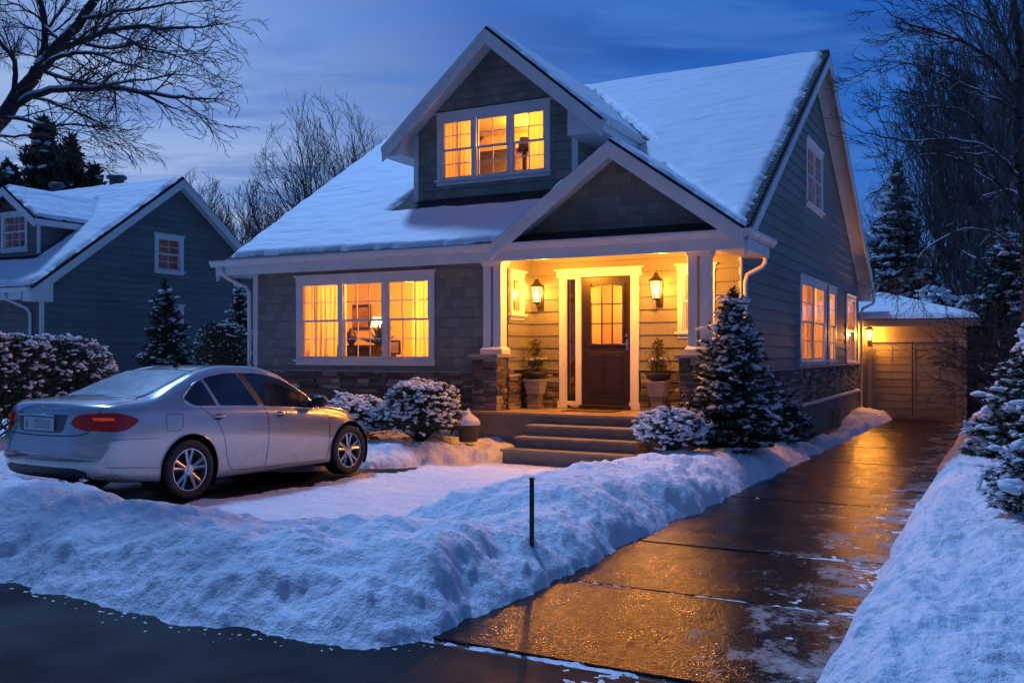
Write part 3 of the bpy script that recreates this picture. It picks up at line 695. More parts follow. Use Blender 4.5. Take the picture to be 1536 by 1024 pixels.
# side walls: stacked courses above the main roof slope
def dsl(z): return 17.2
lap_wall(mb, P2, lambda z: 17.2, lambda z: max(17.2, RY - (RZ - z) / S1 + .1), 5.02, 6.86, .19); mb.cut()
P3 = plane_x(DX0, -1); lap_wall(mb, P3, lambda z: 17.2, lambda z: max(17.2, RY - (RZ - z) / S1 + .1), 5.02, 6.6, .19)
mb.pieces('wall', M['shingle_side'], H)
mb = MB()
for a, b in ((DX0 - .012, DX0 + .11), (DX1 - .11, DX1 + .012)): bxp(mb, PD, a, b, -.02, .026, 5.04, min(dz(a), dz(b)) - .16); mb.cut()
mb.pieces('corner_board', M['white'], H, bevel=.004)
room(H, PD, -11.3, -7.7, 5.15, 7.0, 2.4, 105, -9.2, 6.6, 1.5)
DE0, DE1 = -11.95, -6.80
mb = MB()
nL = Vector((-DS, 0, 1)); nR = Vector((DS, 0, 1))
slab(mb, [(DC, 16.7, 8.52), (DC, 22.55, 8.52), (DE0, 19.3, dz(DE0)), (DE0, 16.7, dz(DE0))], nL, .07)
slab(mb, [(DC, 16.7, 8.52), (DE1, 16.7, dz(DE1)), (DE1, 19.25, dz(DE1)), (DC, 22.55, 8.52)], nR, .07)
DR = mb.build('dormer_roof', M['roof'], H)
mb = MB(); nLu = nL.normalized(); nRu = nR.normalized()
for sgn, xe in ((-1, DE0), (1, DE1)):
    a = (DC, 16.68, 8.44); b = (xe, 16.68, dz(xe) - .08)
    rake_board(mb, a, b, (0, -1, 0), .30, .05); rake_board(mb, (a[0], 16.628, a[2] + .012), (b[0] + sgn * .01, 16.628, b[2] + .012), (0, -1, 0), .10, .022)
    mb.cut()
mb.pieces('rake_board', M['white'], DR, bevel=.004)
mb = MB()
for sgn, xe in ((-1, DE0), (1, DE1)):                         # sloped soffits and level eave boxes
    mb.quad((DC, 16.68, 8.33), (xe, 16.68, dz(xe) - .19), (xe, 17.2, dz(xe) - .19), (DC, 17.2, 8.33))
    xw = DX0 if sgn < 0 else DX1
    ye = 19.3
    mb.prism([(xe, 16.72, dz(xe) - .08), (xe, 16.72, dz(xe) - .26), (xw, 16.72, dz(xe) - .26), (xw, 16.72, dz(xw) - .2)], (0, ye - 16.72 - .3, 0))
mb.build('soffit', M['white'], DR)
sl_ = math.hypot(1, DS); 
for sgn, xe in ((-1, DE0), (1, DE1)):
    U = (0, 1, 0); V_ = (sgn / sl_, 0, -DS / sl_); Lv = abs(xe - DC) * sl_
    ins = lambda u, v, Lv=Lv: np.minimum.reduce([u - .10, Lv - .10 - v, v + .3, (5.75 - u) - v * (3.3 / Lv)])
    snow_layer(DR, (DC, 16.7, 8.525), U, V_, (sgn * DS, 0, 1), 5.9, Lv, .07, ins, .06, seed=60 + sgn)
mb = MB().box(DE1 - .005, DE1 + .03, 16.66, 19.2, dz(DE1) - .27, dz(DE1) - .04); gutter(mb, (DE1 + .03, 16.66, dz(DE1) - .03), (DE1 + .03, 19.2, dz(DE1) - .03), (1, 0, 0), .1, .09); mb.cut(); mb.box(DE0 - .03, DE0 + .005, 16.66, 19.2, dz(DE0) - .27, dz(DE0) - .04)
mb.pieces('gutter', M['gutterwhite'], DR, bevel=.003)
# --- portico gable
PC, PA, PSl = -5.92, 5.46, .715
pz = lambda x: PA - PSl * abs(x - PC); PX0, PX1 = -8.22, -3.62
mb = MB(); nL = Vector((-PSl, 0, 1)); nR = Vector((PSl, 0, 1))
slab(mb, [(PC, 14.86, PA), (PC, 17.8, PA), (PX0, 15.22, pz(PX0)), (PX0, 14.86, pz(PX0))], nL, .06)
slab(mb, [(PC, 14.86, PA), (PX1, 14.86, pz(PX1)), (PX1, 15.22, pz(PX1)), (PC, 17.8, PA)], nR, .06)
PRf = mb.build('porch_roof', M['roof'], H)
mb = MB()
for sgn, xe in ((-1, PX0), (1, PX1)):
    a = (PC, 14.84, PA - .065); b = (xe, 14.84, pz(xe) - .065)
    rake_board(mb, a, b, (0, -1, 0), .27, .05); rake_board(mb, (a[0], 14.788, a[2] + .01), (b[0], 14.788, b[2] + .01), (0, -1, 0), .10, .022); mb.cut()
mb.pieces('rake_board', M['white'], PRf, bevel=.004)
mb = MB()
for sgn, xe in ((-1, PX0), (1, PX1)): mb.quad((PC, 14.84, PA - .2), (xe, 14.84, pz(xe) - .2), (xe, 15.35, pz(xe) - .2), (PC, 15.35, PA - .2))
mb.box(-8.0, -3.8, 14.99, 15.4, 3.70, 3.72); mb.build('soffit', M['white'], PRf)
mb = MB(); lap_wall(mb, plane_y(15.32), lambda z: PC - (PA - .18 - z) / PSl, lambda z: PC + (PA - .18 - z) / PSl, 3.9, 5.26, .17); mb.build('gable_wall', M['shingle'], PRf)
mb = MB(); slab(mb, [(-7.95, 14.93, 3.80), (-3.85, 14.93, 3.80), (-4.1, 15.33, 3.98), (-7.8, 15.33, 3.98)], (0, -.4, 1), .03); mb.build('skirt_roof', M['roof'], PRf)
for sgn, xe in ((-1, PX0), (1, PX1)):
    s2 = math.hypot(1, PSl); Lv = abs(xe - PC) * s2
    ins = lambda u, v, Lv=Lv: np.minimum.reduce([u - .09, Lv - .08 - v, v + .3, (2.95 - u) - v * (2.58 / Lv) + .1])
    snow_layer(PRf, (PC, 14.86, PA + .003), (0, 1, 0), (sgn / s2, 0, -PSl / s2), (sgn * PSl, 0, 1), 3.1, Lv, .07, ins, .05, seed=70 + sgn)
# --- main roof
mb = MB(); n1 = Vector((0, -S1, 1)); n2 = Vector((0, S2, 1)); ye = 14.98; yr = 32.45
slab(mb, [(XE0, ye, rf(ye)), (XE1, ye, rf(ye)), (XE1, RY, RZ), (XE0, RY, RZ)], n1, .09)
slab(mb, [(XE0, RY, RZ), (XE1, RY, RZ), (XE1, yr, rf(yr)), (XE0, yr, rf(yr))], n2, .09)
x = XE0
while x < XE1 - .01:                                         # ridge caps
    x2 = min(x + .3, XE1 + .02); mb.prism([(x, RY - .13, RZ - .06), (x, RY, RZ + .035), (x, RY + .13, RZ - .055)], (x2 - x - .01, 0, 0)); x = x2
RFm = mb.build('roof', M['roof'], H)
# shingle butts showing along the right rake
mb = MB(); s = 0; Ls = math.hypot(RY - ye, RZ - rf(ye)); dv_ = Vector((0, RY - ye, RZ - rf(ye))).normalized(); nv_ = n1.normalized()
while s < Ls - .05:
    p = Vector((XE1 - .02, ye, rf(ye))) + dv_ * s; j = random.uniform(.0, .02)
    mb.prism([p + nv_ * .002, p + nv_ * .024, p + dv_ * .15 + nv_ * .004, p + dv_ * .15 + nv_ * .002], (.03 + j * .6, 0, 0)); s += .15
mb.build('edge_shingle', M['roof'], RFm)
Lv = Ls; vdir = (0, dv_.y, dv_.z)
def ins_main(u, v):
    x = XE0 + u; y = ye + v * dv_.y
    e = np.minimum.reduce([u - .06, (XE1 - XE0) - .11 - u, v - .36 - .05 * np.sin(u * .9), Lv - .06 - v])
    # bare strip round the dormer's foot and behind the porch roof
    hx = np.maximum(DX0 - .42 + .25 * np.clip(y - 17.0, 0, 1.2) - x, x - (DX1 + .25)); hy = 16.80 + .0 * x - y
    hx = np.where(y > 19, np.abs(x - DC) - (22.6 - y) * .78, hx)
    e = np.minimum(e, np.maximum.reduce([hx, hy, y - 22.6]) - .02)
    po = np.maximum.reduce([PC - x - (17.7 - y) * (PX1 - PC) / 2.52 , x - PC - (17.7 - y) * (PX1 - PC) / 2.52])
    e = np.minimum(e, np.where(y < 17.8, np.maximum(po, y - 17.75) - .02, 9))
    # eave left of the porch roof: snow draws back a little
    return e
snow_layer(RFm, (XE0, ye, rf(ye) + .002), (1, 0, 0), vdir, n1, XE1 - XE0, Lv, .085, ins_main, .055, seed=80, jag=.04)
d2 = Vector((0, yr - RY, rf(yr) - RZ)); L2 = d2.length; d2.normalize()
snow_layer(RFm, (XE0, RY, RZ + .002), (1, 0, 0), tuple(d2), n2, XE1 - XE0, L2, .1, lambda u, v: np.minimum.reduce([u - .06, (XE1 - XE0) - .1 - u, v - .06, L2 - .06 - v]), .12, seed=85)
# rakes and soffits on the gable ends
mb = MB()
for (xx, s) in ((XE1, 1), (XE0, -1)):
    a, b, c = (xx, ye - .02, rf(ye - .02) - .10), (xx, RY, RZ - .10), (xx, yr, rf(yr) - .10)
    for p_, q_, w_ in ((a, b, .24), (b, c, .26)):
        rake_board(mb, p_, q_, (s, 0, 0), w_, .04); rake_board(mb, (xx + s * .041, p_[1], p_[2] + .01), (xx + s * .041, q_[1], q_[2] + .01), (s, 0, 0), .08, .018); mb.cut()
# frieze against the wall
rake_board(mb, (XR + .022, zt_(3.9), 3.88), (XR + .022, RY, RZ - .16), (1, 0, 0), .15, .02); mb.cut(); rake_board(mb, (XR + .022, RY, RZ - .16), (XR + .022, YR, rf(YR) - .16), (1, 0, 0), .15, .02)
mb.pieces('rake_board', M['white'], H, bevel=.004)
mb = MB()
for (x0, x1) in ((XR - .02, XE1), (XE0, XL + .02)):
    mb.quad((x0, ye, rf(ye) - .2), (x1, ye, rf(ye) - .2), (x1, RY, RZ - .2), (x0, RY, RZ - .2)); mb.quad((x0, RY, RZ - .2), (x1, RY, RZ - .2), (x1, yr, rf(yr) - .2), (x0, yr, rf(yr) - .2))
# front soffit, eave returns
mb.box(XE0 + .02, -8.16, 14.99, 15.41, 3.50, 3.53)
mb.prism([(XR, 31.55, 3.45), (XR, yr - .03, 3.45), (XR, yr - .03, 3.80), (XR, 31.55, rf(31.55) - .16)], (XE1 - XR - .01, 0, 0))
mb.box(XL - .02, XE0 + .02, 14.99, 16.2, 3.50, 3.53)
mb.build('soffit', M['white'], H)
# porch ceiling (boards with grooves) and beam
mb = MB(); y = 15.02
while y < YB - .02:
    y2 = min(y + .105, YB); mb.box(-8.18, XR + .01, y + .003, y2 - .003, 3.625, 3.655); y = y2
mb.box(-8.18, XR, 15.0, YB, 3.656, 3.67); mb.build('porch_ceiling', M['ceiling'], H)
mb = MB().box(-8.8, XR + .005, 15.06, 15.4, 3.535, 3.63).box(XR - .3, XR + .004, 15.401, 16.36, 3.535, 3.63); mb.build('beam', M['white'], H, bevel=.006)
# fascia, gutters, cornice return on the right corner
mb = MB().box(XE0 - .04, XE1 + .03, 14.94, 14.985, 3.46, 3.735); mb.box(XE1 - .012, XE1 + .03, 14.986, 16.66, 3.46, 3.735); mb.box(XR + .03, XE1 + .03, 16.66, 16.70, 3.462, 3.733)
mb.box(XE0 - .04, XE0, 14.986, 16.0, 3.46, 3.735); mb.cut(); mb.box(XE0 + .05, XE1 + .0, yr - .02, yr + .02, 3.55, 3.82)
mb.pieces('fascia', M['white'], H, bevel=.004)
mb = MB(); mb.box(XR + .01, XE1 - .012, 14.99, 16.65, 3.47, 3.50); mb.build('soffit', M['ceiling'], H)
mb = MB(); slab(mb, [(XE1 + .06, 15.0, 3.765), (XE1 + .06, 16.72, 3.765), (XR + .025, 16.72, 3.90), (XR + .025, 15.0, 3.90)], (.35, 0, 1), .025); mb.build('skirt_roof', M['roof'], H)
mb = MB(); gutter(mb, (XE0 - .12, 14.94, 3.775), (XE1 + .15, 14.94, 3.775), (0, -1, 0)); mb.cut(); gutter(mb, (XE1 + .03, 14.83, 3.775), (XE1 + .03, 16.76, 3.775), (1, 0, 0))
mb.cut(); gutter(mb, (XE0, yr + .02, 3.86), (XE1 + .05, yr + .02, 3.86), (0, 1, 0))
mb.pieces('gutter', M['gutterwhite'], H, bevel=.002)
mb = MB(); r = .042
mb.tube([(-14.93, 14.88, 3.64), (-14.93, 14.9, 3.50), (-14.86, 15.0, 3.40), (-14.60, 15.28, 3.22), (-14.555, 15.33, 3.10), (-14.555, 15.33, .15)], r, 10); mb.cut()
mb.tube([(XE1 - .02, 16.60, 3.47), (XE1 - .02, 16.60, 3.38), (XE1 - .08, 16.60, 3.30), (XR + .11, 16.44, 3.16), (XR + .075, 16.42, 3.02), (XR + .075, 16.42, .05)], r, 10); mb.cut()
mb.tube([(XE1 + .0, yr - .1, 3.5), (XE1 - .02, yr - .12, 3.38), (XR + .15, YR - .04, 3.2), (XR + .11, YR - .08, 3.05), (XR + .11, YR - .08, -.2)], r, 10)
mb.pieces('downspout', M['gutterwhite'], H, smooth=True)
# --- posts, pedestals
for (p0, p1, cols) in ((-8.73, -8.21, ((-8.56, -8.40), (-8.35, -8.18))), (-4.74, -4.22, ((-4.63, -4.47), (-4.42, -4.26)))):
    Pf = plane_y(15.05); core = MB().box(p0 + .03, p1 - .03, 15.05, 15.55, .72, 1.70); pe = core.build('pedestal', M['mortar'], H)
    ledge_stone(pe, Pf, p0 + .0, p1 - .0, .72, 1.70, n0=.0, lmax=.3); ledge_stone(pe, plane_x(p1 - .03), 15.02, 15.57, .72, 1.70, lmax=.3); ledge_stone(pe, plane_x(p0 + .03, -1), 15.02, 15.57, .72, 1.70, lmax=.3)
    MB().box(p0 - .06, p1 + .06, 14.94, 15.63, 1.70, 1.76).build('cap', M['bluestone'], pe, bevel=.008)
    mb = MB(); q0, q1 = cols[0][0] - .045, cols[1][1] + .045
    mb.box(q0, q1, 15.08, 15.42, 1.76, 1.85)
    mb.loft([[(q0, 15.08, 1.85), (q1, 15.08, 1.85), (q1, 15.42, 1.85), (q0, 15.42, 1.85)], [(q0 + .04, 15.12, 1.9), (q1 - .04, 15.12, 1.9), (q1 - .04, 15.38, 1.9), (q0 + .04, 15.38, 1.9)]])
    mb.box(q0 + .01, q1 - .01, 15.09, 15.41, 3.44, 3.53); mb.box(q0 + .03, q1 - .03, 15.11, 15.39, 3.39, 3.44)
    for (a, b) in cols: mb.box(a, b, 15.125, 15.36, 1.88, 3.40)
    mb.build('column', M['white'], H, bevel=.006)
# --- porch floor and steps
mb = MB(); xs = np.linspace(-8.95, -4.12, 9); ys = [14.72, 15.25, 15.8, 16.37]
for i in range(8):
    for j in range(3): mb.box(xs[i] + .003, xs[i + 1] - .003, ys[j] + .003, ys[j + 1] - .003, .675, .72)
mb.build('porch_floor', M['porchfloor'], H, bevel=.004)
MB().box(-8.93, -4.14, 14.76, 16.37, -.2, .672).build('porch_foundation', M['concrete'], H)
for i, (z, yf, x0, x1) in enumerate(((.54, 14.36, -7.30, -5.14), (.36, 14.02, -7.34, -5.12), (.18, 13.68, -7.42, -5.10))):
    st = MB().box(x0, x1, yf, yf + (.42 if i else .40), z - .045, z).build('step', M['bluestone'], H, bevel=.008)
    MB().box(x0 + .03, x1 - .03, yf + .04, 14.75, -.15, z - .047).build('riser', M['riser'], st)
# things behind the big window
def lampthing(name, loc, label, h=.6):
    e = empty(name, loc, 0, label, 'lamp')
    MB().lathe([(.07, 0), (.08, .03), (.03, .08), (.07, .22), (.03, .34), (.015, h * .6)], k=16).build('base', M['bronze'], e, local=True, smooth=True)
    MB().lathe([(.17, h * .62), (.11, h), (.105, h), (.165, h * .62)], k=20).build('lamp_shade', emit_mat('table_lamp_shade', (1, .66, .3), 3.2), e, local=True, smooth=True)
lampthing('table_lamp', (-12.25, 16.9, 1.96), 'glowing table lamp with pale shade behind the middle front window', .62)
tb = empty('side_table', (-12.6, 16.9, .9), 0, 'dark sideboard behind the middle pane of the front window', 'table')
MB().box(-.75, .75, -.22, .22, 1.0, 1.06).build('table_top', M['door'], tb, local=True, bevel=.01); MB().box(-.7, .7, -.2, .2, .1, 1.0).build('cabinet', M['door'], tb, local=True)
cq = MB()
for i, (x_, w_, h_) in enumerate(((-.6, .12, .2), (-.4, .08, .32), (-.22, .2, .16), (.12, .22, .12), (-.52, .05, .4))): cq.lathe([(w_ * .3, 1.07), (w_ * .5, 1.07 + h_ * .4), (w_ * .3, 1.07 + h_)], (x_, 0, 0), 12)
vz = cq  # jars and frames as one arrangement
ja = empty('vase', (-12.95, 16.85, 1.96), 0, 'dark round vase left of the table lamp behind the front window', 'vase')
MB().lathe([(.05, 0), (.13, .14), (.10, .28), (.04, .34), (.055, .38)], k=18).build('body', M['bronze'], ja, local=True, smooth=True)
pl = empty('indoor_plant', (-11.75, 16.3, .9), 0, 'leafy potted indoor plant behind the right side of the middle front pane', 'plant')
MB().lathe([(.10, 0), (.14, .7), (.16, 1.02), (.14, 1.02)], k=18).build('pot', M['bronze'], pl, local=True, smooth=True)
lf = MB()
for i in range(70):
    a = random.random() * 6.28; e_ = random.uniform(.2, 1.4); L = random.uniform(.2, .6); r0 = Vector((math.cos(a) * math.cos(e_), math.sin(a) * math.cos(e_), math.sin(e_)))
    p0 = Vector((0, 0, 1.05)); p1 = p0 + r0 * L * .6; p2 = p0 + r0 * L - Vector((0, 0, .1 * L)); sd = r0.cross(Vector((0, 0, 1))).normalized() * .035
    lf.quad(p0, p1 - sd, p2, p1 + sd)
lf.build('foliage', simple('indoor_leaf', (.03, .045, .012), .5), pl, local=True)
fr = empty('picture_frame', (-11.05, 15.85, 1.75), 0, 'small dark framed picture standing behind the right front window', 'frame')
MB().box(-.13, .13, -.015, .015, 0, .3).build('frame', M['door'], fr, local=True, bevel=.005); MB().box(-.09, .09, -.02, -.016, .04, .26).build('picture', M['interior'], fr, local=True)
wp = empty('wall_picture', (-14.1, 18.55, 2.35), 0, 'dark framed picture on the back wall of the lit front room', 'picture')
MB().box(-.45, .45, -.03, 0, 0, .62).build('frame', M['door'], wp, local=True, bevel=.01); MB().box(-.38, .38, -.036, -.031, .07, .55).build('picture', simple('painted_picture', (.25, .16, .08), .7, .5, 5, 0), wp, local=True)
ac = empty('armchair', (-11.6, 17.4, .9), R(-20), 'dark high-backed armchair low behind the middle front window', 'chair')
MB().loft([[(-.36, -.35, .45), (.36, -.35, .45), (.36, .35, .45), (-.36, .35, .45)], [(-.38, -.36, .62), (.38, -.36, .62), (.38, .36, .62), (-.38, .36, .62)]]).build('seat', M['bronze'], ac, local=True, bevel=.05)
MB().loft([[(-.36, .22, .6), (.36, .22, .6), (.36, .38, .6), (-.36, .38, .6)], [(-.34, .3, 1.2), (.34, .3, 1.2), (.34, .42, 1.2), (-.34, .42, 1.2)], [(-.2, .34, 1.3), (.2, .34, 1.3), (.2, .42, 1.3), (-.2, .42, 1.3)]]).build('backrest', M['bronze'], ac, local=True, bevel=.04)
bc = empty('bookcase', (-14.75, 18.35, .9), 0, 'tall dark bookcase against the back wall of the lit front room', 'bookcase')
MB().box(-.5, -.46, -.15, .15, 0, 1.9).box(.46, .5, -.15, .15, 0, 1.9).box(-.46, .46, .12, .15, 0, 1.9).box(-.46, .46, -.15, .12, 1.86, 1.9).build('frame', M['door'], bc, local=True)
for z_ in (.9, 1.22, 1.54): MB().box(-.46, .46, -.14, .12, z_, z_ + .025).build('shelf', M['door'], bc, local=True)
pe_ = empty('bedroom_lamp', (-9.15, 18.0, 5.4), 0, 'dark tall lamp silhouetted behind the middle dormer window', 'lamp')
MB().lathe([(.09, 0), (.1, .1), (.05, .3), (.05, .7), (.02, .8)], k=14).build('base', M['bronze'], pe_, local=True, smooth=True); MB().lathe([(.16, .75), (.11, 1.05), (.1, 1.05)], k=16).build('lamp_shade', M['bronze'], pe_, local=True, smooth=True)

# ------------------------------------------------------------ lanterns
def lantern(loc, label, power, s=1.0, facing=(0, -1)):
    e = empty('wall_lantern', loc, 0, label, 'lantern', None); fx, fy = facing
    S = lambda x, n, z: (x * s * (-fy) + n * s * fx, n * s * fy + x * s * fx, z * s)
    m = MB(); bxp(m, S, -.05, .05, 0, .02, -.28, .10); m.build('back_plate', M['bronze'], e, local=True, bevel=.004)
    m = MB(); m.tube([S(0, .02, -.2), S(0, .09, -.27), S(0, .15, -.24), S(0, .15, -.19)], .011 * s, 8); m.tube([S(0, .02, .04), S(0, .08, .14), S(0, .15, .17)], .009 * s, 8); m.build('arm', M['bronze'], e, local=True, smooth=True)
    def ring(z, r): return [S(r * math.cos(t), .15 + r * math.sin(t), z) for t in (math.pi / 6 + k * math.pi / 3 for k in range(6))]
    m = MB(); m.loft([ring(-.19, .03), ring(-.175, .062), ring(-.165, .062)]); m.loft([ring(.075, .105), ring(.085, .11), ring(.13, .055), ring(.165, .03), ring(.18, .035), ring(.20, .01), ring(.235, .004)])
    for k in range(6):
        t = math.pi / 6 + k * math.pi / 3
        m.tube([S(.06 * math.cos(t), .15 + .06 * math.sin(t), -.168), S(.092 * math.cos(t), .15 + .092 * math.sin(t), .078)], .005 * s, 5)
    m.tube([S(.03 * math.cos(0), .15, -.19), S(0, .15, -.235)], .006 * s, 6)
    m.build('cage', M['bronze'], e, local=True)
    MB().loft([ring(-.164, .056), ring(.074, .087)], caps=False).build('glass', M['lampglass'], e, local=True)
    c = S(0, .15, -.06); MB().lathe([(.012 * s, -.05 * s), (.03 * s, -.02 * s), (.032 * s, .02 * s), (.012 * s, .07 * s)], c, 12).build('bulb', M['bulb'], e, local=True, smooth=True)
    L = point('lantern_light', S(0, .15, -.03), power, .07, WARM); L.parent = e; L.location = S(0, .17, -.03)
    return e
lantern((-7.95, YB - .02, 2.97), 'lit six-sided porch lantern on the wall left of the front door', 165, 1.25)
lantern((-5.53, YB - .02, 2.99), 'lit six-sided porch lantern on the wall right of the front door', 185, 1.3)
# unseen fill lights added under the porch boards, to brighten ceiling, floor and steps
for x_ in (-7.3, -5.1): point('porch_fill_light', (x_, 15.2, 3.46), 270, .06, WARM)
mt_ = empty('door_mat', (-6.62, 15.72, .72), 0, 'brown coir door mat lying in front of the front door', 'mat')
MB().box(-.5, .5, -.27, .27, .001, .018).build('mat', simple('coir', (.10, .06, .03), .95, .3, 30, .8, 200), mt_, local=True, bevel=.005)
# ------------------------------------------------------------ the parked saloon
def paint_mat():
    m, nt, p, out = newmat('silver_paint'); v = coords(nt)
    n = noi(nt, v, 2.2, 5, .6)
    sp = noi(nt, v, 35, 4, .7); z = nd(nt, 'SeparateXYZ', {0: v}).outputs[2]
    low = nd(nt, 'MapRange', {0: z, 1: .15, 2: .62, 3: .6, 4: 0.}).outputs[0]      # road-salt film on the lower panels
    dirt = math_(nt, 'MULTIPLY', low, ramp(nt, sp, [(.35, .3), (.65, 1)]))
    c = mix(nt, n, (.44, .44, .44), (.50, .50, .49)); c = mix(nt, dirt, c, (.20, .19, .18))
    nt.links.new(c, p.inputs['Base Color']); nt.links.new(math_(nt, 'SUBTRACT', .62, math_(nt, 'MULTIPLY', dirt, .5)), p.inputs['Metallic'])
    nt.links.new(math_(nt, 'ADD', ramp(nt, n, [(.3, .19), (.7, .26)]), math_(nt, 'MULTIPLY', dirt, .3)), p.inputs['Roughness'])
    p.inputs['Coat Weight'].default_value = .9; p.inputs['Coat Roughness'].default_value = .08
    bump(nt, p, noi(nt, v, 1.2, 2), .04, .02); return m
M['paint'] = paint_mat()
M['carglass'] = simple('dark_car_glass', (.010, .013, .017), .05, .1, 3, 0); M['carglass'].node_tree.nodes['Principled BSDF'].inputs['Specular IOR Level'].default_value = .8
def frost_mat():
    m, nt, p, out = newmat('frosted_glass'); v = coords(nt, (1, 1, 1)); n = noi(nt, v, 7, 6, .65, .5)
    nt.links.new(mix(nt, ramp(nt, n, [(.35, 0), (.62, 1)]), (.09, .11, .13), (.26, .29, .32)), p.inputs['Base Color']); p.inputs['Roughness'].default_value = .38
    bump(nt, p, n, .2, .004); return m
M['frost'] = frost_mat()
M['rubber'] = simple('tyre_rubber', (.018, .018, .019), .75, .3, 8, .4, 60)
M['alloy'] = simple('alloy', (.55, .55, .56), .3, .1, 8, .1, 60, .85)
M['chrome'] = simple('chrome', (.7, .7, .72), .12, .03, 8, 0, 60, 1)
M['redlens'] = simple('red_lens', (.22, .006, .005), .1, .2, 12, 0); _p = M['redlens'].node_tree.nodes['Principled BSDF']; _p.inputs['Emission Color'].default_value = (1, .02, .01, 1); _p.inputs['Emission Strength'].default_value = .02
M['redglint'] = simple('red_lens_glint', (.5, .02, .01), .12, .2, 12, 0); _p = M['redglint'].node_tree.nodes['Principled BSDF']; _p.inputs['Emission Color'].default_value = (1, .09, .035, 1); _p.inputs['Emission Strength'].default_value = .22  # weak emission put in for light reflected in the tail lamp lens
M['blackplastic'] = simple('black_plastic', (.015, .015, .016), .5, .2, 12, .1, 90)
M['plate'] = simple('number_plate_white', (.55, .56, .58), .45, .08, 12, .1, 90)
def pchip(xs, ys):
    xs = np.array(xs, float); ys = np.array(ys, float); h = np.diff(xs); dl = np.diff(ys) / h; m = np.zeros(len(xs))
    for i in range(1, len(xs) - 1):
        if dl[i - 1] * dl[i] > 0:
            w1 = 2 * h[i] + h[i - 1]; w2 = h[i] + 2 * h[i - 1]; m[i] = (w1 + w2) / (w1 / dl[i - 1] + w2 / dl[i])
    m[0], m[-1] = dl[0], dl[-1]
    def f(x):
        x = np.clip(x, xs[0], xs[-1]); i = np.clip(np.searchsorted(xs, x) - 1, 0, len(h) - 1); t = (x - xs[i]) / h[i]
        return (2 * t ** 3 - 3 * t ** 2 + 1) * ys[i] + (t ** 3 - 2 * t ** 2 + t) * h[i] * m[i] + (-2 * t ** 3 + 3 * t ** 2) * ys[i + 1] + (t ** 3 - t ** 2) * h[i] * m[i + 1]
    return f
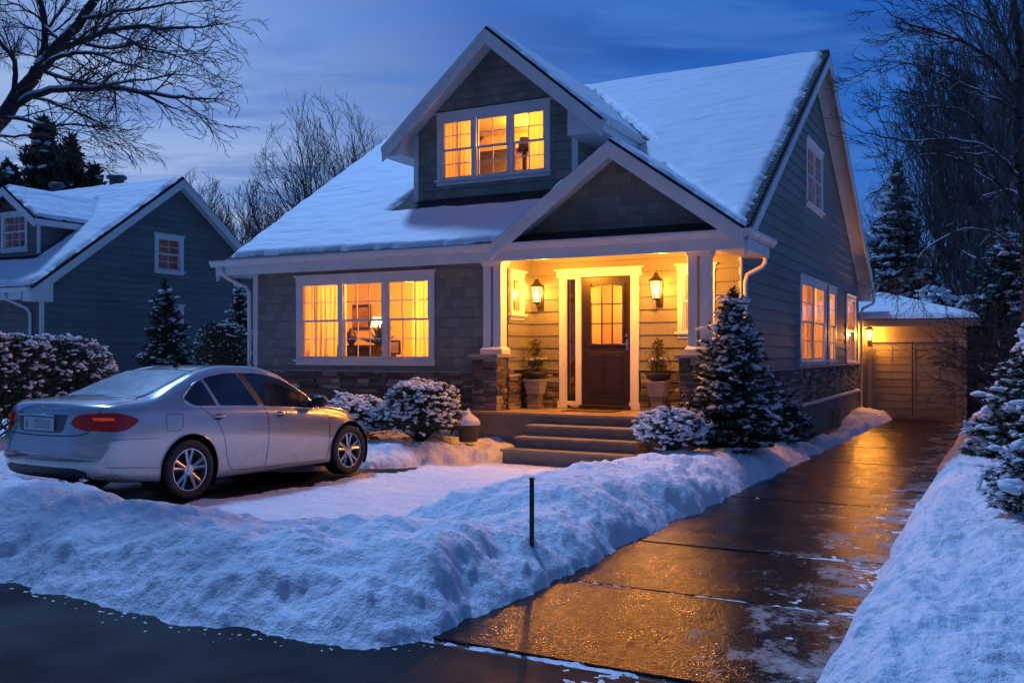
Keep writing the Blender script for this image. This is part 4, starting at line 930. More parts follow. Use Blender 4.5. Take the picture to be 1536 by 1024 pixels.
def make_car():
    car = empty('parked_car', (-8.70 - .95 * 1.08 * math.cos(R(2.5)), 8.15 + .95 * 1.08 * math.sin(R(2.5)), 0), 0, 'silver four-door saloon parked nose-in on the cleared pad with red tail lights', 'car')
    # local frame: +x forward, +y left, z up, real-size metres; scaled and turned by the Empty
    car.rotation_euler = (0, R(.55), R(90 - 2.5)); car.scale = (1.08,) * 3; car.location.z = .01
    T = {'zb': ((-1.22, -1.2, -1.15, -1, -.6, 0, .5, 2.3, 2.8, 3.1, 3.35, 3.47, 3.52), (.50, .42, .34, .29, .24, .19, .17, .17, .19, .2, .23, .3, .4)),
         'zt': ((-1.22, -1.21, -1.18, -1.12, -1.0, -.5, -.42, -.05, .35, .8, 1.25, 1.6, 1.95, 2.25, 2.42, 2.8, 3.1, 3.32, 3.44, 3.50, 3.52), (.60, .84, 1.03, 1.10, 1.125, 1.165, 1.18, 1.32, 1.44, 1.503, 1.505, 1.45, 1.28, 1.10, 1.02, .955, .87, .77, .67, .57, .52)),
         'wm': ((-1.22, -1.18, -1.1, -.9, -.5, 1, 2.3, 2.8, 3.1, 3.35, 3.47, 3.52), (.85, .90, .925, .94, .95, .95, .95, .945, .92, .86, .80, .74)),
         'zr': ((-1.22, -1.18, -1.1, -1, -.5, -.42, 0, .35, .8, 1.2, 1.6, 1.95, 2.2, 2.42, 2.8, 3.1, 3.32, 3.44, 3.52), (.57, .98, 1.065, 1.09, 1.125, 1.135, 1.275, 1.39, 1.455, 1.448, 1.37, 1.19, 1.035, .965, .915, .835, .73, .63, .50)),
         'wr': ((-1.22, -1, -.5, 0, .5, 1, 1.6, 2.0, 2.3, 2.8, 3.2, 3.52), (.70, .76, .79, .74, .675, .655, .68, .73, .77, .74, .66, .52)),
         'zw': ((-1.22, -1.18, -1.1, -1, -.5, 0, 1, 2, 2.42, 2.8, 3.1, 3.32, 3.44, 3.52), (.55, .90, 1.0, 1.03, 1.065, 1.065, 1.03, .965, .925, .87, .785, .685, .60, .48)),
         'ww': ((-1.22, -1.1, -.5, 0, 1, 2, 2.4, 2.8, 3.2, 3.52), (.80, .865, .885, .885, .885, .88, .875, .86, .80, .66))}
    fn = {k: pchip(*v) for k, v in T.items()}
    us = np.concatenate([np.linspace(-1.22, -1.0, 26)[:-1], np.linspace(-1.0, 3.2, 120)[:-1], np.linspace(3.2, 3.52, 34)])
    rings = []
    def cr(P, n=5):
        out = []
        for i in range(len(P) - 1):
            p0 = P[max(i - 1, 0)]; p1 = P[i]; p2 = P[i + 1]; p3 = P[min(i + 2, len(P) - 1)]
            for k in range(n):
                t = k / n; out.append(.5 * ((2 * p1) + (p2 - p0) * t + (2 * p0 - 5 * p1 + 4 * p2 - p3) * t * t + (3 * p1 - p0 - 3 * p2 + p3) * t ** 3))
        return out + [P[-1]]
    for u in us:
        g = {k: float(f(u)) for k, f in fn.items()}; zb, zt, wm, zr, wr, zw, ww = (g[k] for k in ('zb', 'zt', 'wm', 'zr', 'wr', 'zw', 'ww'))
        hh = max(zw - zb, .02); zc = zw - min(.12, hh * .2)
        P = [(0, zb), (wm * .55, zb), (wm * .90, zb + .015), (wm * .975, zb + min(.07, hh * .15)), (wm * .985, zb + hh * .3), (wm, zb + hh * .58), (wm * .985, zc), (ww, zw), (wr, zr), (wr * .62, zr + (zt - zr) * .72), (wr * .3, zr + (zt - zr) * .94), (0, zt)]
        H_ = cr([np.array(p, float) for p in P])
        full = [(-a, b) for a, b in H_] + [(a, b) for a, b in H_[-2:0:-1]]
        pts = []
        for a, b in full:
            q = abs(a) / .95; x = u
            x += .24 * q ** 3.2 * max(0, (-.25 - u) / .97) ** 1.5
            x -= .50 * q ** 2.6 * max(0, (u - 2.3) / 1.22) ** 1.8
            if u < -.9:
                x += .035 * (1 if b > .74 else 0) * min(1, (b - .74) / .05 if b > .74 else 0) * min(1, (-.9 - u) / .25)     # boot lid set in above the bumper
            pts.append((x, a, b))
        rings.append(pts)
    mb = MB(); mb.loft(rings)
    raw = bpy.data.meshes.new('tmp'); raw.from_pydata(mb.v, [], mb.f); bm = bmesh.new(); bm.from_mesh(raw); bmesh.ops.recalc_face_normals(bm, faces=bm.faces); bm.to_mesh(raw)
    bvh = BVHTree.FromBMesh(bm); bm.free(); 
    body = link(raw, 'body', M['paint'], car, True)
    me = raw; bm = bmesh.new(); bm.from_mesh(me); AR = ((.02, .405), (2.76, .40))
    for ux, r in AR:                                     # clip exact round wheel openings out of the sides
        ins_ = lambda v: math.hypot(v.co.x - ux, v.co.z - .335) < r
        edges = [e for e in bm.edges if abs(e.verts[0].co.y) > .5 and abs(e.verts[1].co.y) > .5 and ins_(e.verts[0]) != ins_(e.verts[1])]
        newv = set()
        for e in edges:
            v0, v1 = (e.verts[0], e.verts[1]) if ins_(e.verts[0]) else (e.verts[1], e.verts[0]); lo, hi = 0., 1.
            for _ in range(22):
                m_ = (lo + hi) / 2; c = v0.co.lerp(v1.co, m_)
                if math.hypot(c.x - ux, c.z - .335) < r: lo = m_
                else: hi = m_
            ne, nv = bmesh.utils.edge_split(e, v0, lo); newv.add(nv)
        for f in list(bm.faces):
            vs = [v for v in f.verts if v in newv]
            if len(vs) == 2 and not any(set(ed.verts) == set(vs) for ed in f.edges): bmesh.utils.face_split(f, vs[0], vs[1])
        rem = []
        for f in bm.faces:
            c = f.calc_center_median()
            if abs(c.y) > .5 and all(v in newv or ins_(v) for v in f.verts) and math.hypot(c.x - ux, c.z - .335) < r: rem.append(f)
        bmesh.ops.delete(bm, geom=rem, context='FACES')
    for f in bm.faces:
        f.smooth = True; f.material_index = 1 if (f.calc_center_median().z < .20 and f.normal.z < -.5) else 0
    for e in bm.edges:
        if len(e.link_faces) == 2 and e.calc_face_angle(0) > R(32): e.smooth = False
    bm.to_mesh(me); bm.free(); me.materials.clear(); me.materials.append(M['paint']); me.materials.append(M['blackplastic'])
    for ux, r in AR:
        for s in (-1, 1):
            k = 48; ring = lambda y, rr: [(ux + rr * math.cos(2 * math.pi * q / k), y, .335 + rr * math.sin(2 * math.pi * q / k)) for q in range(k)]
            ln = MB().loft([ring(s * .925, r + .003), ring(s * .6, r + .003), ring(s * .6, .05)], caps=False)
            ln.f = [f for f in ln.f if min(ln.v[i][2] for i in f) > .13]
            ln.build('wheel_well', M['blackplastic'], body, local=True)
    def hit(o, d):
        loc, nrm, i, dist = bvh.ray_cast(Vector(o), Vector(d)); return (loc, nrm) if loc is not None else (None, None)
    def proj(kind, a, b, off):
        if kind == 'side': l, n = hit((a, -3, b), (0, 1, 0))
        elif kind == 'sideL': l, n = hit((a, 3, b), (0, -1, 0))
        elif kind == 'rear': l, n = hit((-4, a, b), (1, 0, 0))
        elif kind == 'top': l, n = hit((a, b, 4), (0, 0, -1))
        if l is None: return None
        return l + n * off
    def patch(name, kind, poly, mat, off=.004, parent=body, nc=36, nr=10):
        xs = [p[0] for p in poly]; x0, x1 = min(xs), max(xs); cols = []
        for i in range(nc + 1):
            x = x0 + (x1 - x0) * (i / nc * .996 + .002); ys = []
            for (a, b) in zip(poly, poly[1:] + poly[:1]):
                if (a[0] - x) * (b[0] - x) <= 0 and a[0] != b[0]: ys.append(a[1] + (b[1] - a[1]) * (x - a[0]) / (b[0] - a[0]))
            cols.append([proj(kind, x, min(ys) + (max(ys) - min(ys)) * j / nr, off) for j in range(nr + 1)])
        m = MB()
        for i in range(nc):
            for j in range(nr):
                q = [cols[i][j], cols[i + 1][j], cols[i + 1][j + 1], cols[i][j + 1]]
                if all(p is not None for p in q): m.quad(*q)
        me = bpy.data.meshes.new(name); me.from_pydata(m.v, [], m.f); bm = bmesh.new(); bm.from_mesh(me); bmesh.ops.remove_doubles(bm, verts=bm.verts, dist=1e-5)
        for f in bm.faces: f.smooth = True
        bm.to_mesh(me); bm.free()
        return link(me, name, mat, parent, True)
    def line(m, kind, pts, r=.004, off=.0, sub=10, k=5):
        out = []
        P = [np.array(p, float) for p in pts]
        for i in range(len(P) - 1):
            p0 = P[max(i - 1, 0)]; p1 = P[i]; p2 = P[i + 1]; p3 = P[min(i + 2, len(P) - 1)]
            for q in range(sub):
                t = q / sub; c = .5 * ((2 * p1) + (p2 - p0) * t + (2 * p0 - 5 * p1 + 4 * p2 - p3) * t * t + (3 * p1 - p0 - 3 * p2 + p3) * t ** 3); out.append(c)
        out.append(P[-1]); pp = [proj(kind, c[0], c[1], off) for c in out]; pp = [p for p in pp if p is not None]
        if len(pp) > 1: m.tube(pp, r, k)
    zbelt = lambda u: float(fn['zw'](u)) - .012
    for S in ('side', 'sideL'):
        top = [(0.06, 1.19), (.22, 1.29), (.45, 1.368), (.8, 1.408), (1.2, 1.40), (1.55, 1.34), (1.85, 1.22), (2.1, 1.06)]
        tf = pchip([p[0] for p in top], [p[1] for p in top])
        def win(a, b, la, lb):           # lower edge from a to b, upper follows the roof line; la, lb: upper ends
            up = [(x, float(tf(x))) for x in np.linspace(la, lb, 12)]
            return [(a, zbelt(a))] + up + [(b, zbelt(b))]
        patch('side_window', S, [(.0, 1.135), (.06, 1.18)] + [(x, float(tf(x))) for x in np.linspace(.08, .33, 6)] + [(.43, zbelt(.43)), (.12, zbelt(.1))], M['carglass'], nc=20)
        patch('side_window', S, win(.49, 1.10, .37, .90), M['carglass'])
        patch('side_window', S, win(1.19, 2.14, 1.0, 2.08), M['carglass'])
        m = MB(); line(m, S, [(-.03, 1.14), (.1, zbelt(.1) - .006), (.6, zbelt(.6) - .012), (1.2, zbelt(1.2) - .012), (1.8, zbelt(1.8) - .012), (2.18, zbelt(2.18) - .012)], .008, .002)
        line(m, S, [(-.03, 1.14), (.06, 1.203), (.22, 1.305), (.45, 1.383), (.8, 1.423), (1.2, 1.415), (1.55, 1.355), (1.85, 1.235), (2.12, 1.065)], .006, .003)
        m.build('window_trim', M['chrome'], body, smooth=True, local=True)
        m = MB()
        patch('door_pillar', S, [(.92, 1.412), (1.0, 1.412), (1.18, 1.035), (1.11, 1.035)], M['blackplastic'], .0045, nc=8)
        line(m, S, [(1.16, 1.02), (1.21, .85), (1.22, .6), (1.19, .35), (1.16, .27)])
        line(m, S, [(.16, 1.05), (.25, .98), (.40, .86), (.50, .68), (.56, .42), (.62, .30), (.75, .265), (1.16, .26), (1.9, .25), (2.28, .25)])
        line(m, S, [(2.2, .94), (2.30, .86), (2.335, .65), (2.33, .4), (2.28, .25)])
        line(m, S, [(-1.0, .735), (-.8, .735), (-.6, .73), (-.42, .72)], .003)
        for q in ([(-.30, .97), (-.12, .97), (-.09, .93), (-.10, .82), (-.14, .79), (-.27, .79), (-.31, .83), (-.31, .93), (-.30, .97)],): line(m, S, q, .003, sub=4)
        m.build('panel_gap', M['dark'], body, local=True)
        for u in (.33, 1.33):
            zz = .915 if u < 1 else .90; b = proj(S, u, zz, 0); yo = -1 if S == 'side' else 1
            m = MB(); m.tube([(u, b.y + yo * .0, zz), (u + .02, b.y + yo * .035, zz + .003), (u + .16, b.y + yo * .037, zz + .001), (u + .20, b.y - yo * .003, zz - .002)], [.010, .013, .013, .009], 8)
            m.build('door_handle', M['chrome'], body, smooth=True, local=True)
            patch('handle_recess', S, [(u + .03, zz - .035), (u + .05, zz + .03), (u + .13, zz + .03), (u + .16, zz - .02), (u + .1, zz - .045)], M['blackplastic'], .001, nc=8, nr=4)
        for ux, r in AR:
            m = MB(); line(m, S, [(ux + (r + .006) * math.cos(t), .335 + (r + .006) * math.sin(t)) for t in np.linspace(-.25, math.pi + .25, 26)], .009, .0, sub=3, k=8); m.build('arch_lip', M['paint'], body, smooth=True, local=True)
        # mirror
        yo = -1 if S == 'side' else 1; b = proj(S, 2.04, 1.0, 0)
        m = MB(); m.loft([[(2.06 + dx, b.y + yo * (.05 + w), 1.035 + dz) for dx, dz in ((r * .9 * math.cos(t), r * math.sin(t)) for t in np.linspace(0, 2 * math.pi, 16)[:-1])] for w, r in ((0, .045), (.03, .068), (.12, .078), (.18, .066), (.215, .03))])
        m.build('mirror_housing', M['blackplastic'], body, smooth=True, local=True)
        m = MB(); m.tube([(2.08, b.y, .975), (2.07, b.y + yo * .08, 1.0)], [.03, .022], 8); m.build('mirror_arm', M['blackplastic'], body, smooth=True, local=True)
        # wrap-round tail lamp, side part, and headlamp
        tl = patch('tail_light', S, [(-1.03, .825), (-1.03, 1.01), (-.95, 1.015), (-.82, .995), (-.70, .955), (-.66, .93), (-.71, .885), (-.81, .835), (-.92, .815)], M['redlens'], .006, nc=20)
        patch('glint_strip', S, [(-1.02, .93), (-1.02, .965), (-.93, .96), (-.92, .935)], M['redglint'], .009, parent=tl, nc=10, nr=4)
        hl = patch('headlight', S, [(2.93, .665), (2.88, .72), (3.0, .745), (3.14, .72), (3.2, .66), (3.1, .62)], M['carglass'], .005, nc=14, nr=6)
        m = MB(); line(m, S, [(-1.02, .455), (-.6, .42), (-.42, .40)], .004); line(m, S, [(2.34, .55), (2.36, .553)], .01); m.build('trim_line', M['blackplastic'], body, local=True)
        m = MB(); l0 = proj(S, 2.40, .80, .004); m.tube([l0 + Vector((-.04, 0, 0)), l0 + Vector((.05, 0, -.005))], .009, 6); m.build('side_repeater', M['blackplastic'], body, local=True)
    # rear
    for s in (-1, 1):
        k = lambda P: [(s * a, b) for a, b in P]
        tl = patch('tail_light', 'rear', k([(.47, .905), (.52, .975), (.62, 1.0), (.875, 1.01), (.875, .825), (.64, .83), (.52, .862)]), M['redlens'], .005, nc=20)
        patch('glint_strip', 'rear', k([(.72, .935), (.71, .965), (.86, .965), (.86, .935)]), M['redglint'], .008, parent=tl, nc=10, nr=4)
    m = MB(); line(m, 'rear', [(-.76, 1.03), (-.70, .86), (-.66, .80), (-.5, .775), (0, .765), (.5, .775), (.66, .80), (.70, .86), (.76, 1.03)], .006); m.build('panel_gap', M['dark'], body, local=True)
    m = MB(); line(m, 'rear', [(-.88, .69), (-.4, .675), (0, .67), (.4, .675), (.88, .69)], .005); line(m, 'rear', [(-.82, .50), (-.4, .485), (0, .48), (.4, .485), (.82, .50)], .006); m.build('bumper_crease', M['paint'], body, smooth=True, local=True)
    patch('plate_recess', 'rear', [(-.42, .99), (-.40, .87), (-.34, .80), (.34, .80), (.40, .87), (.42, .99)], simple('recess_paint', (.13, .14, .15), .4, .1, 4, 0, metal=.5), .002, nc=24)
    patch('rear_valance', 'rear', [(-.74, .30), (-.72, .40), (-.55, .44), (.55, .44), (.72, .40), (.74, .30)], M['blackplastic'], .006, nc=24)
    c = proj('rear', 0, .885, .022)
    pl = MB().box(c.x - .004, c.x + .006, -.26, .26, .815, .955).build('licence_plate', M['plate'], body, bevel=.004, local=True)
    mk = MB(); x = c.x - .0065
    mk.box(x - .002, x + .002, .195, .21, .845, .925)                                   # the plate's marks are unreadable in the photo: short worn strokes only
    rr = random.Random(3)
    for i in range(6):
        y = .07 - i * .05
        for q in range(3): 
            z = .85 + q * .03; mk.box(x - .001, x + .002, y - .015 + rr.random() * .01, y + .004 + rr.random() * .01, z, z + .008 + rr.random() * .01)
    mk.build('plate_characters', simple('plate_ink', (.16, .17, .2), .6), pl, local=True)
    m = MB(); m.tube([(c.x - .025, -.30, .983), (c.x - .03, 0, .986), (c.x - .025, .30, .983)], .011, 6); m.build('plate_garnish', M['chrome'], body, smooth=True, local=True)
    c2 = proj('rear', 0, 1.035, .006); m = MB(); n = 20
    m.tube([c2 + Vector((-.002, .034 * math.cos(t), .034 * math.sin(t))) for t in np.linspace(0, 2 * math.pi, n)], .005, 6); m.tube([c2 + Vector((-.002, .0, -.02)), c2 + Vector((-.002, 0, .02))], .004, 5); m.tube([c2 + Vector((-.002, .0, -.02)), c2 + Vector((-.002, -.016, .0)), c2 + Vector((-.002, 0, .018))], .003, 5)
    m.build('badge', M['chrome'], body, smooth=True, local=True)
    m = MB(); m.lathe([(.028, 0), (.036, 0), (.036, .12), (.028, .12), (.028, 0)], k=16)
    ex = m.build('exhaust_pipe', M['chrome'], body, smooth=True, local=True); ex.rotation_euler = (0, R(90), 0); ex.location = (-1.10, -.60, .315)
    # screens
    bl = patch('rear_window', 'top', [(-.44, -.60), (-.47, 0), (-.44, .60), (-.2, .605), (.2, .565), (.36, .50), (.40, 0), (.36, -.50), (.2, -.565), (-.2, -.605)], M['frost'], .004, nc=30, nr=16)
    ws = patch('windscreen', 'top', [(1.56, -.50), (1.53, 0), (1.56, .50), (2.2, .66), (2.33, .4), (2.37, 0), (2.33, -.4), (2.2, -.66)], M['carglass'], .004, nc=30, nr=16)
    m = MB(); line(m, 'top', [(-.46, -.62), (-.2, -.63), (.2, -.59), (.39, -.51), (.43, 0), (.39, .51), (.2, .59), (-.2, .63), (-.46, .62)], .006); m.build('window_seal', M['blackplastic'], body, local=True)
    m = MB(); line(m, 'top', [(-.5, -.70), (-.75, -.735), (-1.0, -.74)], .004); line(m, 'top', [(-.5, .70), (-.75, .735), (-1.0, .74)], .004); line(m, 'top', [(-.5, -.70), (-.53, 0), (-.5, .70)], .004)
    line(m, 'top', [(2.42, -.74), (2.8, -.70), (3.15, -.60)], .004); m.build('panel_gap', M['dark'], body, local=True)
    m = MB(); b = proj('top', .62, 0, 0); m.loft([[(b.x - .07 + l, -.022 * w, b.z - .01), (b.x - .07 + l, .022 * w, b.z - .01), (b.x - .07 + l, .004, b.z + h), (b.x - .07 + l, -.004, b.z + h)] for l, w, h in ((0, .6, .0), (.03, 1, .055), (.08, 1, .035), (.15, .5, .0))]); m.build('antenna_fin', M['blackplastic'], body, smooth=True, local=True, bevel=.002)
    # wheels
    for ux, wr_ in ((.02, .345), (2.76, .34)):
        for s in (-1, 1):
            w = empty('wheel', (ux, s * .90, .335)); w.parent = car
            if s > 0: w.rotation_euler = (0, 0, math.pi)
            # axis along y, outer face at y=-.03 (for s=-1)
            def lay(prof, k, name, mat, parent, **kw):
                return MB().loft([[(r * math.cos(2 * math.pi * j / k), y, r * math.sin(2 * math.pi * j / k)) for j in range(k)] for r, y in prof], caps=False).build(name, mat, parent, smooth=True, local=True, **kw)
            ty = lay([(.235, .0), (.245, -.03), (.27, -.043), (.305, -.046), (.33, -.038), (wr_ - .004, -.02), (wr_, .0), (wr_, .16), (.33, .19), (.27, .2), (.23, .18)], 56, 'tyre', M['rubber'], w)
            rim = lay([(.244, -.022), (.238, -.034), (.226, -.034), (.222, -.018), (.215, .02), (.205, .16), (.21, .18)], 56, 'rim', M['alloy'], w, autos=50)
            sp = MB()
            for q in range(5):
                for dq in (-.17, .17):
                    a = 2 * math.pi * q / 5 + .3; a1 = a + dq * .75; a2 = a + dq * 1.25; 
                    for (ra, rb, aa, ab, w0, w1, y0, y1) in ((.045, .225, a1 * 1.0, a2, .018, .020, -.012, -.026),):
                        p0 = Vector((ra * math.cos(aa), 0, ra * math.sin(aa))); p1 = Vector((rb * math.cos(ab), 0, rb * math.sin(ab))); d_ = (p1 - p0).normalized(); n_ = Vector((-d_.z, 0, d_.x))
                        sp.loft([[p0 + n_ * w0 + Vector((0, y0 + .004, 0)), p0 + Vector((0, y0 - .008, 0)), p0 - n_ * w0 + Vector((0, y0 + .004, 0)), p0 + Vector((0, .03, 0))], [p1 + n_ * w1 + Vector((0, y1 + .006, 0)), p1 + Vector((0, y1 - .004, 0)), p1 - n_ * w1 + Vector((0, y1 + .006, 0)), p1 + Vector((0, .02, 0))]])
            sp.build('spoke', M['alloy'], rim, local=True)
            MB().loft([[(r * math.cos(t), y, r * math.sin(t)) for t in np.linspace(0, 2 * math.pi, 25)[:-1]] for r, y in ((.07, .03), (.068, -.012), (.06, -.02), (.032, -.022), (.03, -.03), (.001, -.032))]).build('hub', M['alloy'], rim, smooth=True, local=True, autos=40)
            MB().loft([[(r * math.cos(t), y, r * math.sin(t)) for t in np.linspace(0, 2 * math.pi, 33)[:-1]] for r, y in ((.16, .05), (.16, .07))]).build('brake_disc', M['dark'], w, local=True)
            MB().loft([[(r * math.cos(t), y, r * math.sin(t)) for t in np.linspace(0, 2 * math.pi, 33)[:-1]] for r, y in ((.23, .12), (.23, .13))]).build('wheel_back', M['dark'], w, local=True)
    # thin snow left on the roof
    return car
make_car()
# ------------------------------------------------------------ vegetation kit
def leaf_mat(name, a, b, rough=.55):
    m, nt, p, out = newmat(name); g = nd(nt, 'NewGeometry').outputs['Random Per Island']
    c = mix(nt, g, a, b); nt.links.new(c, p.inputs['Base Color']); p.inputs['Roughness'].default_value = rough
    return m
M['needle'] = leaf_mat('fir_needles', (.018, .035, .020), (.05, .075, .035))
M['darkneedle'] = leaf_mat('dark_spruce_needles', (.012, .022, .018), (.03, .045, .03))
M['leaf'] = leaf_mat('evergreen_leaves', (.022, .032, .015), (.07, .075, .03))
M['dry'] = leaf_mat('dry_brown_leaves', (.12, .05, .015), (.30, .14, .04))
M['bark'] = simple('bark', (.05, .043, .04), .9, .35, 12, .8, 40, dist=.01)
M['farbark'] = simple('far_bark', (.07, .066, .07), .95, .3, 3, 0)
M['plantsnow'] = M['snow']
def blades(C, D, L, W, seed=0):
    """C centres, D unit directions, L lengths, W widths -> thin pointed quads"""
    r = np.random.default_rng(seed); n = len(C)
    a = r.normal(size=(n, 3)); s = np.cross(D, a); s /= np.linalg.norm(s, axis=1, keepdims=True) + 1e-9
    s = s * (W[:, None] / 2); d = D * L[:, None]
    V = np.stack([C - s * .4, C + d * .45 + s, C + d, C + d * .45 - s], 1).reshape(-1, 3)
    return V, np.arange(4 * n).reshape(n, 4)
_ico = None
def lumps(C, A, S, seed=0, rough=.34, tilt=.35):
    r0 = np.random.default_rng(seed + 5); k0 = len(C); C = np.repeat(C, 3, 0); A = np.repeat(A, 3) + r0.normal(size=3 * k0) * .7; S = np.repeat(S, 3, 0) * r0.uniform(.42, .85, (3 * k0, 1)) * r0.uniform(.75, 1.25, (3 * k0, 3))
    C = C + r0.normal(size=C.shape) * S * [.75, .75, .45]
    return lumps_(C, A, S, seed, rough, tilt)
def lumps_(C, A, S, seed, rough, tilt):
    """snow clumps: C centres, A long-axis angle in plan, S (n,3) half sizes"""
    global _ico
    if _ico is None:
        bm = bmesh.new(); bmesh.ops.create_icosphere(bm, subdivisions=2, radius=1); bm.verts.ensure_lookup_table()
        _ico = (np.array([v.co[:] for v in bm.verts]), np.array([[v.index for v in f.verts] for f in bm.faces])); bm.free()
    T, Fi = _ico; r = np.random.default_rng(seed); n = len(C)
    k = r.normal(size=(n, 3, 3)) * 1.6; ph = r.random((n, 3)) * 6
    nz = sum(np.sin(np.einsum('vi,ni->nv', T, k[:, j]) * 1.5 + ph[:, j:j + 1]) for j in range(3)) / 3
    P = T[None] * (1 + rough * nz)[..., None]
    P[..., 2] = np.where(P[..., 2] < 0, P[..., 2] * .6, P[..., 2])
    P = P * S[:, None]
    tl = r.normal(size=n) * tilt; ct, st_ = np.cos(tl)[:, None], np.sin(tl)[:, None]; P = np.stack([P[..., 0] * ct + P[..., 2] * st_, P[..., 1], -P[..., 0] * st_ + P[..., 2] * ct], -1)
    ca, sa = np.cos(A)[:, None], np.sin(A)[:, None]
    x = P[..., 0] * ca - P[..., 1] * sa; y = P[..., 0] * sa + P[..., 1] * ca
    V = np.stack([x, y, P[..., 2]], -1) + C[:, None]
    F_ = (Fi[None] + (np.arange(n) * len(T))[:, None, None]).reshape(-1, 3)
    return V.reshape(-1, 3), F_
def frusta(segs, k=5):
    S = np.array([[*a, *b, r0, r1] for a, b, r0, r1 in segs]); p0, p1, r0, r1 = S[:, :3], S[:, 3:6], S[:, 6], S[:, 7]
    d = p1 - p0; d /= np.linalg.norm(d, axis=1, keepdims=True) + 1e-9
    up = np.where(np.abs(d[:, 2:3]) > .9, [[1., 0, 0]], [[0, 0, 1.]]); a = np.cross(d, up); a /= np.linalg.norm(a, axis=1, keepdims=True) + 1e-9; b = np.cross(d, a)
    t = np.arange(k) * 2 * np.pi / k; c, s = np.cos(t), np.sin(t)
    ring = a[:, None] * c[None, :, None] + b[:, None] * s[None, :, None]
    V = np.concatenate([p0[:, None] + ring * r0[:, None, None], p1[:, None] + ring * r1[:, None, None]], 1).reshape(-1, 3)
    i = np.arange(k); q = np.stack([i, (i + 1) % k, (i + 1) % k + k, i + k], 1)
    F_ = (q[None] + (np.arange(len(S)) * 2 * k)[:, None, None]).reshape(-1, 4)
    return V, F_
def conifer(loc, h, r, label, group=None, seed=1, snow=.5, mat='needle', density=1., nl=.06, droop=.25, cat='tree', name='fir_tree', lump=1., base=.06, levels=None, rz=0, nw=.011, irregular=.15):
    rs = random.Random(seed); e = empty(name, loc, rz, label, cat, group)
    MB().tube([(0, 0, -.15), (0, 0, h * .5), (rs.uniform(-.01, .01) * h, 0, h * .97)], [max(.03, h * .022), h * .013, .006], 8).build('trunk', M['bark'], e, local=True, smooth=True)
    segs = []; SC = []; SA = []; SS = []; bseg = []
    n_lv = levels or int(h / .085)
    for i in range(n_lv):
        f = base + (1 - base) * (i / n_lv) ** .92; z = f * h
        R_ = r * (1 - f) ** .82 * (1 if f > .12 else .82 + f) + .03
        nb = max(4, int((6 + R_ / r * 8)))
        a0 = rs.random() * 6.28
        for b in range(nb):
            a = a0 + b * 6.283 / nb + rs.uniform(-.3, .3); L = R_ * rs.uniform(1 - irregular * 2, 1 + irregular)
            if L < .03: continue
            zt = z + rs.uniform(-.03, .03) * h * .5; el = (-.12 - droop * (1 - f) + .95 * f ** 2.5) + rs.uniform(-.12, .12)
            n = max(3, int(L / .09)); p = Vector((0, 0, zt)); d = Vector((math.cos(a), math.sin(a), el + .25)).normalized(); pts = [p]
            for q in range(n):
                d = (d + Vector((rs.uniform(-.06, .06), rs.uniform(-.06, .06), -droop * .22 + .12 * (q / n)))).normalized(); p = p + d * (L / n); pts.append(p)
            bseg.append((pts[0], pts[len(pts) // 2], .012 * h ** .4, .006)); 
            for q in range(n):
                if q / n > .15 or L < .3: segs.append((pts[q], pts[q + 1], 1.))
                if q >= n * .25:                                        # side shoots
                    for s in (-1, 1):
                        t = pts[q].lerp(pts[q + 1], rs.random()); sl = L * .34 * (1 - q / n * .7) * rs.uniform(.6, 1.1)
                        if sl < .03: continue
                        sd = Vector((-d.y * s, d.x * s, 0)).normalized(); dd = (d * .8 + sd * rs.uniform(.5, .95) + Vector((0, 0, rs.uniform(-.16, .02)))).normalized()
                        segs.append((t, t + dd * sl, .8))
                        if f < .9 and rs.random() < snow * .42:
                            c = t + dd * sl * .6; w = rs.uniform(.022, .045) * lump; SC.append((c.x, c.y, c.z + w * .35)); SA.append(math.atan2(dd.y, dd.x)); SS.append((w * rs.uniform(1.2, 2.4), w, w * .55))
            if f < .93 and rs.random() < snow:
                c = pts[-2].lerp(pts[-1], .3); w = rs.uniform(.03, .07) * lump; SC.append((c.x, c.y, c.z + w * .35)); SA.append(a); SS.append((w * rs.uniform(1.3, 2.2), w * 1.05, w * .6))
                if rs.random() < .5: c = pts[n // 2 + 1] if n > 2 else c; SC.append((c.x, c.y, c.z + w * .3)); SA.append(a); SS.append((w * 1.6, w * .8, w * .5))
    P0 = np.array([s[0][:] for s in segs]); P1 = np.array([s[1][:] for s in segs]); Ln = np.linalg.norm(P1 - P0, axis=1)
    g = np.random.default_rng(seed); cnt = np.maximum(2, (Ln / nl * 9 * density)).astype(int); idx = np.repeat(np.arange(len(segs)), cnt)
    t = g.random(len(idx)); C = P0[idx] + (P1 - P0)[idx] * t[:, None]; ax = (P1 - P0)[idx] / Ln[idx][:, None]
    pr = g.normal(size=C.shape); pr -= ax * (pr * ax).sum(1, keepdims=True); pr /= np.linalg.norm(pr, axis=1, keepdims=True) + 1e-9
    D = ax * .75 + pr * .75; D /= np.linalg.norm(D, axis=1, keepdims=True)
    V, F_ = blades(C, D, nl * g.uniform(.6, 1.2, len(C)), nw * g.uniform(.7, 1.5, len(C)), seed)
    link(arr_mesh('foliage', V, F_), 'foliage', M[mat], e, True)
    V, F_ = frusta(bseg, 4); link(arr_mesh('branch', V, F_), 'branch', M['bark'], e, True)
    if SC:
        V, F_ = lumps(np.array(SC), np.array(SA), np.array(SS), seed); link(arr_mesh('snow', V, F_, True), 'snow', M['plantsnow'], e, True)
    return e
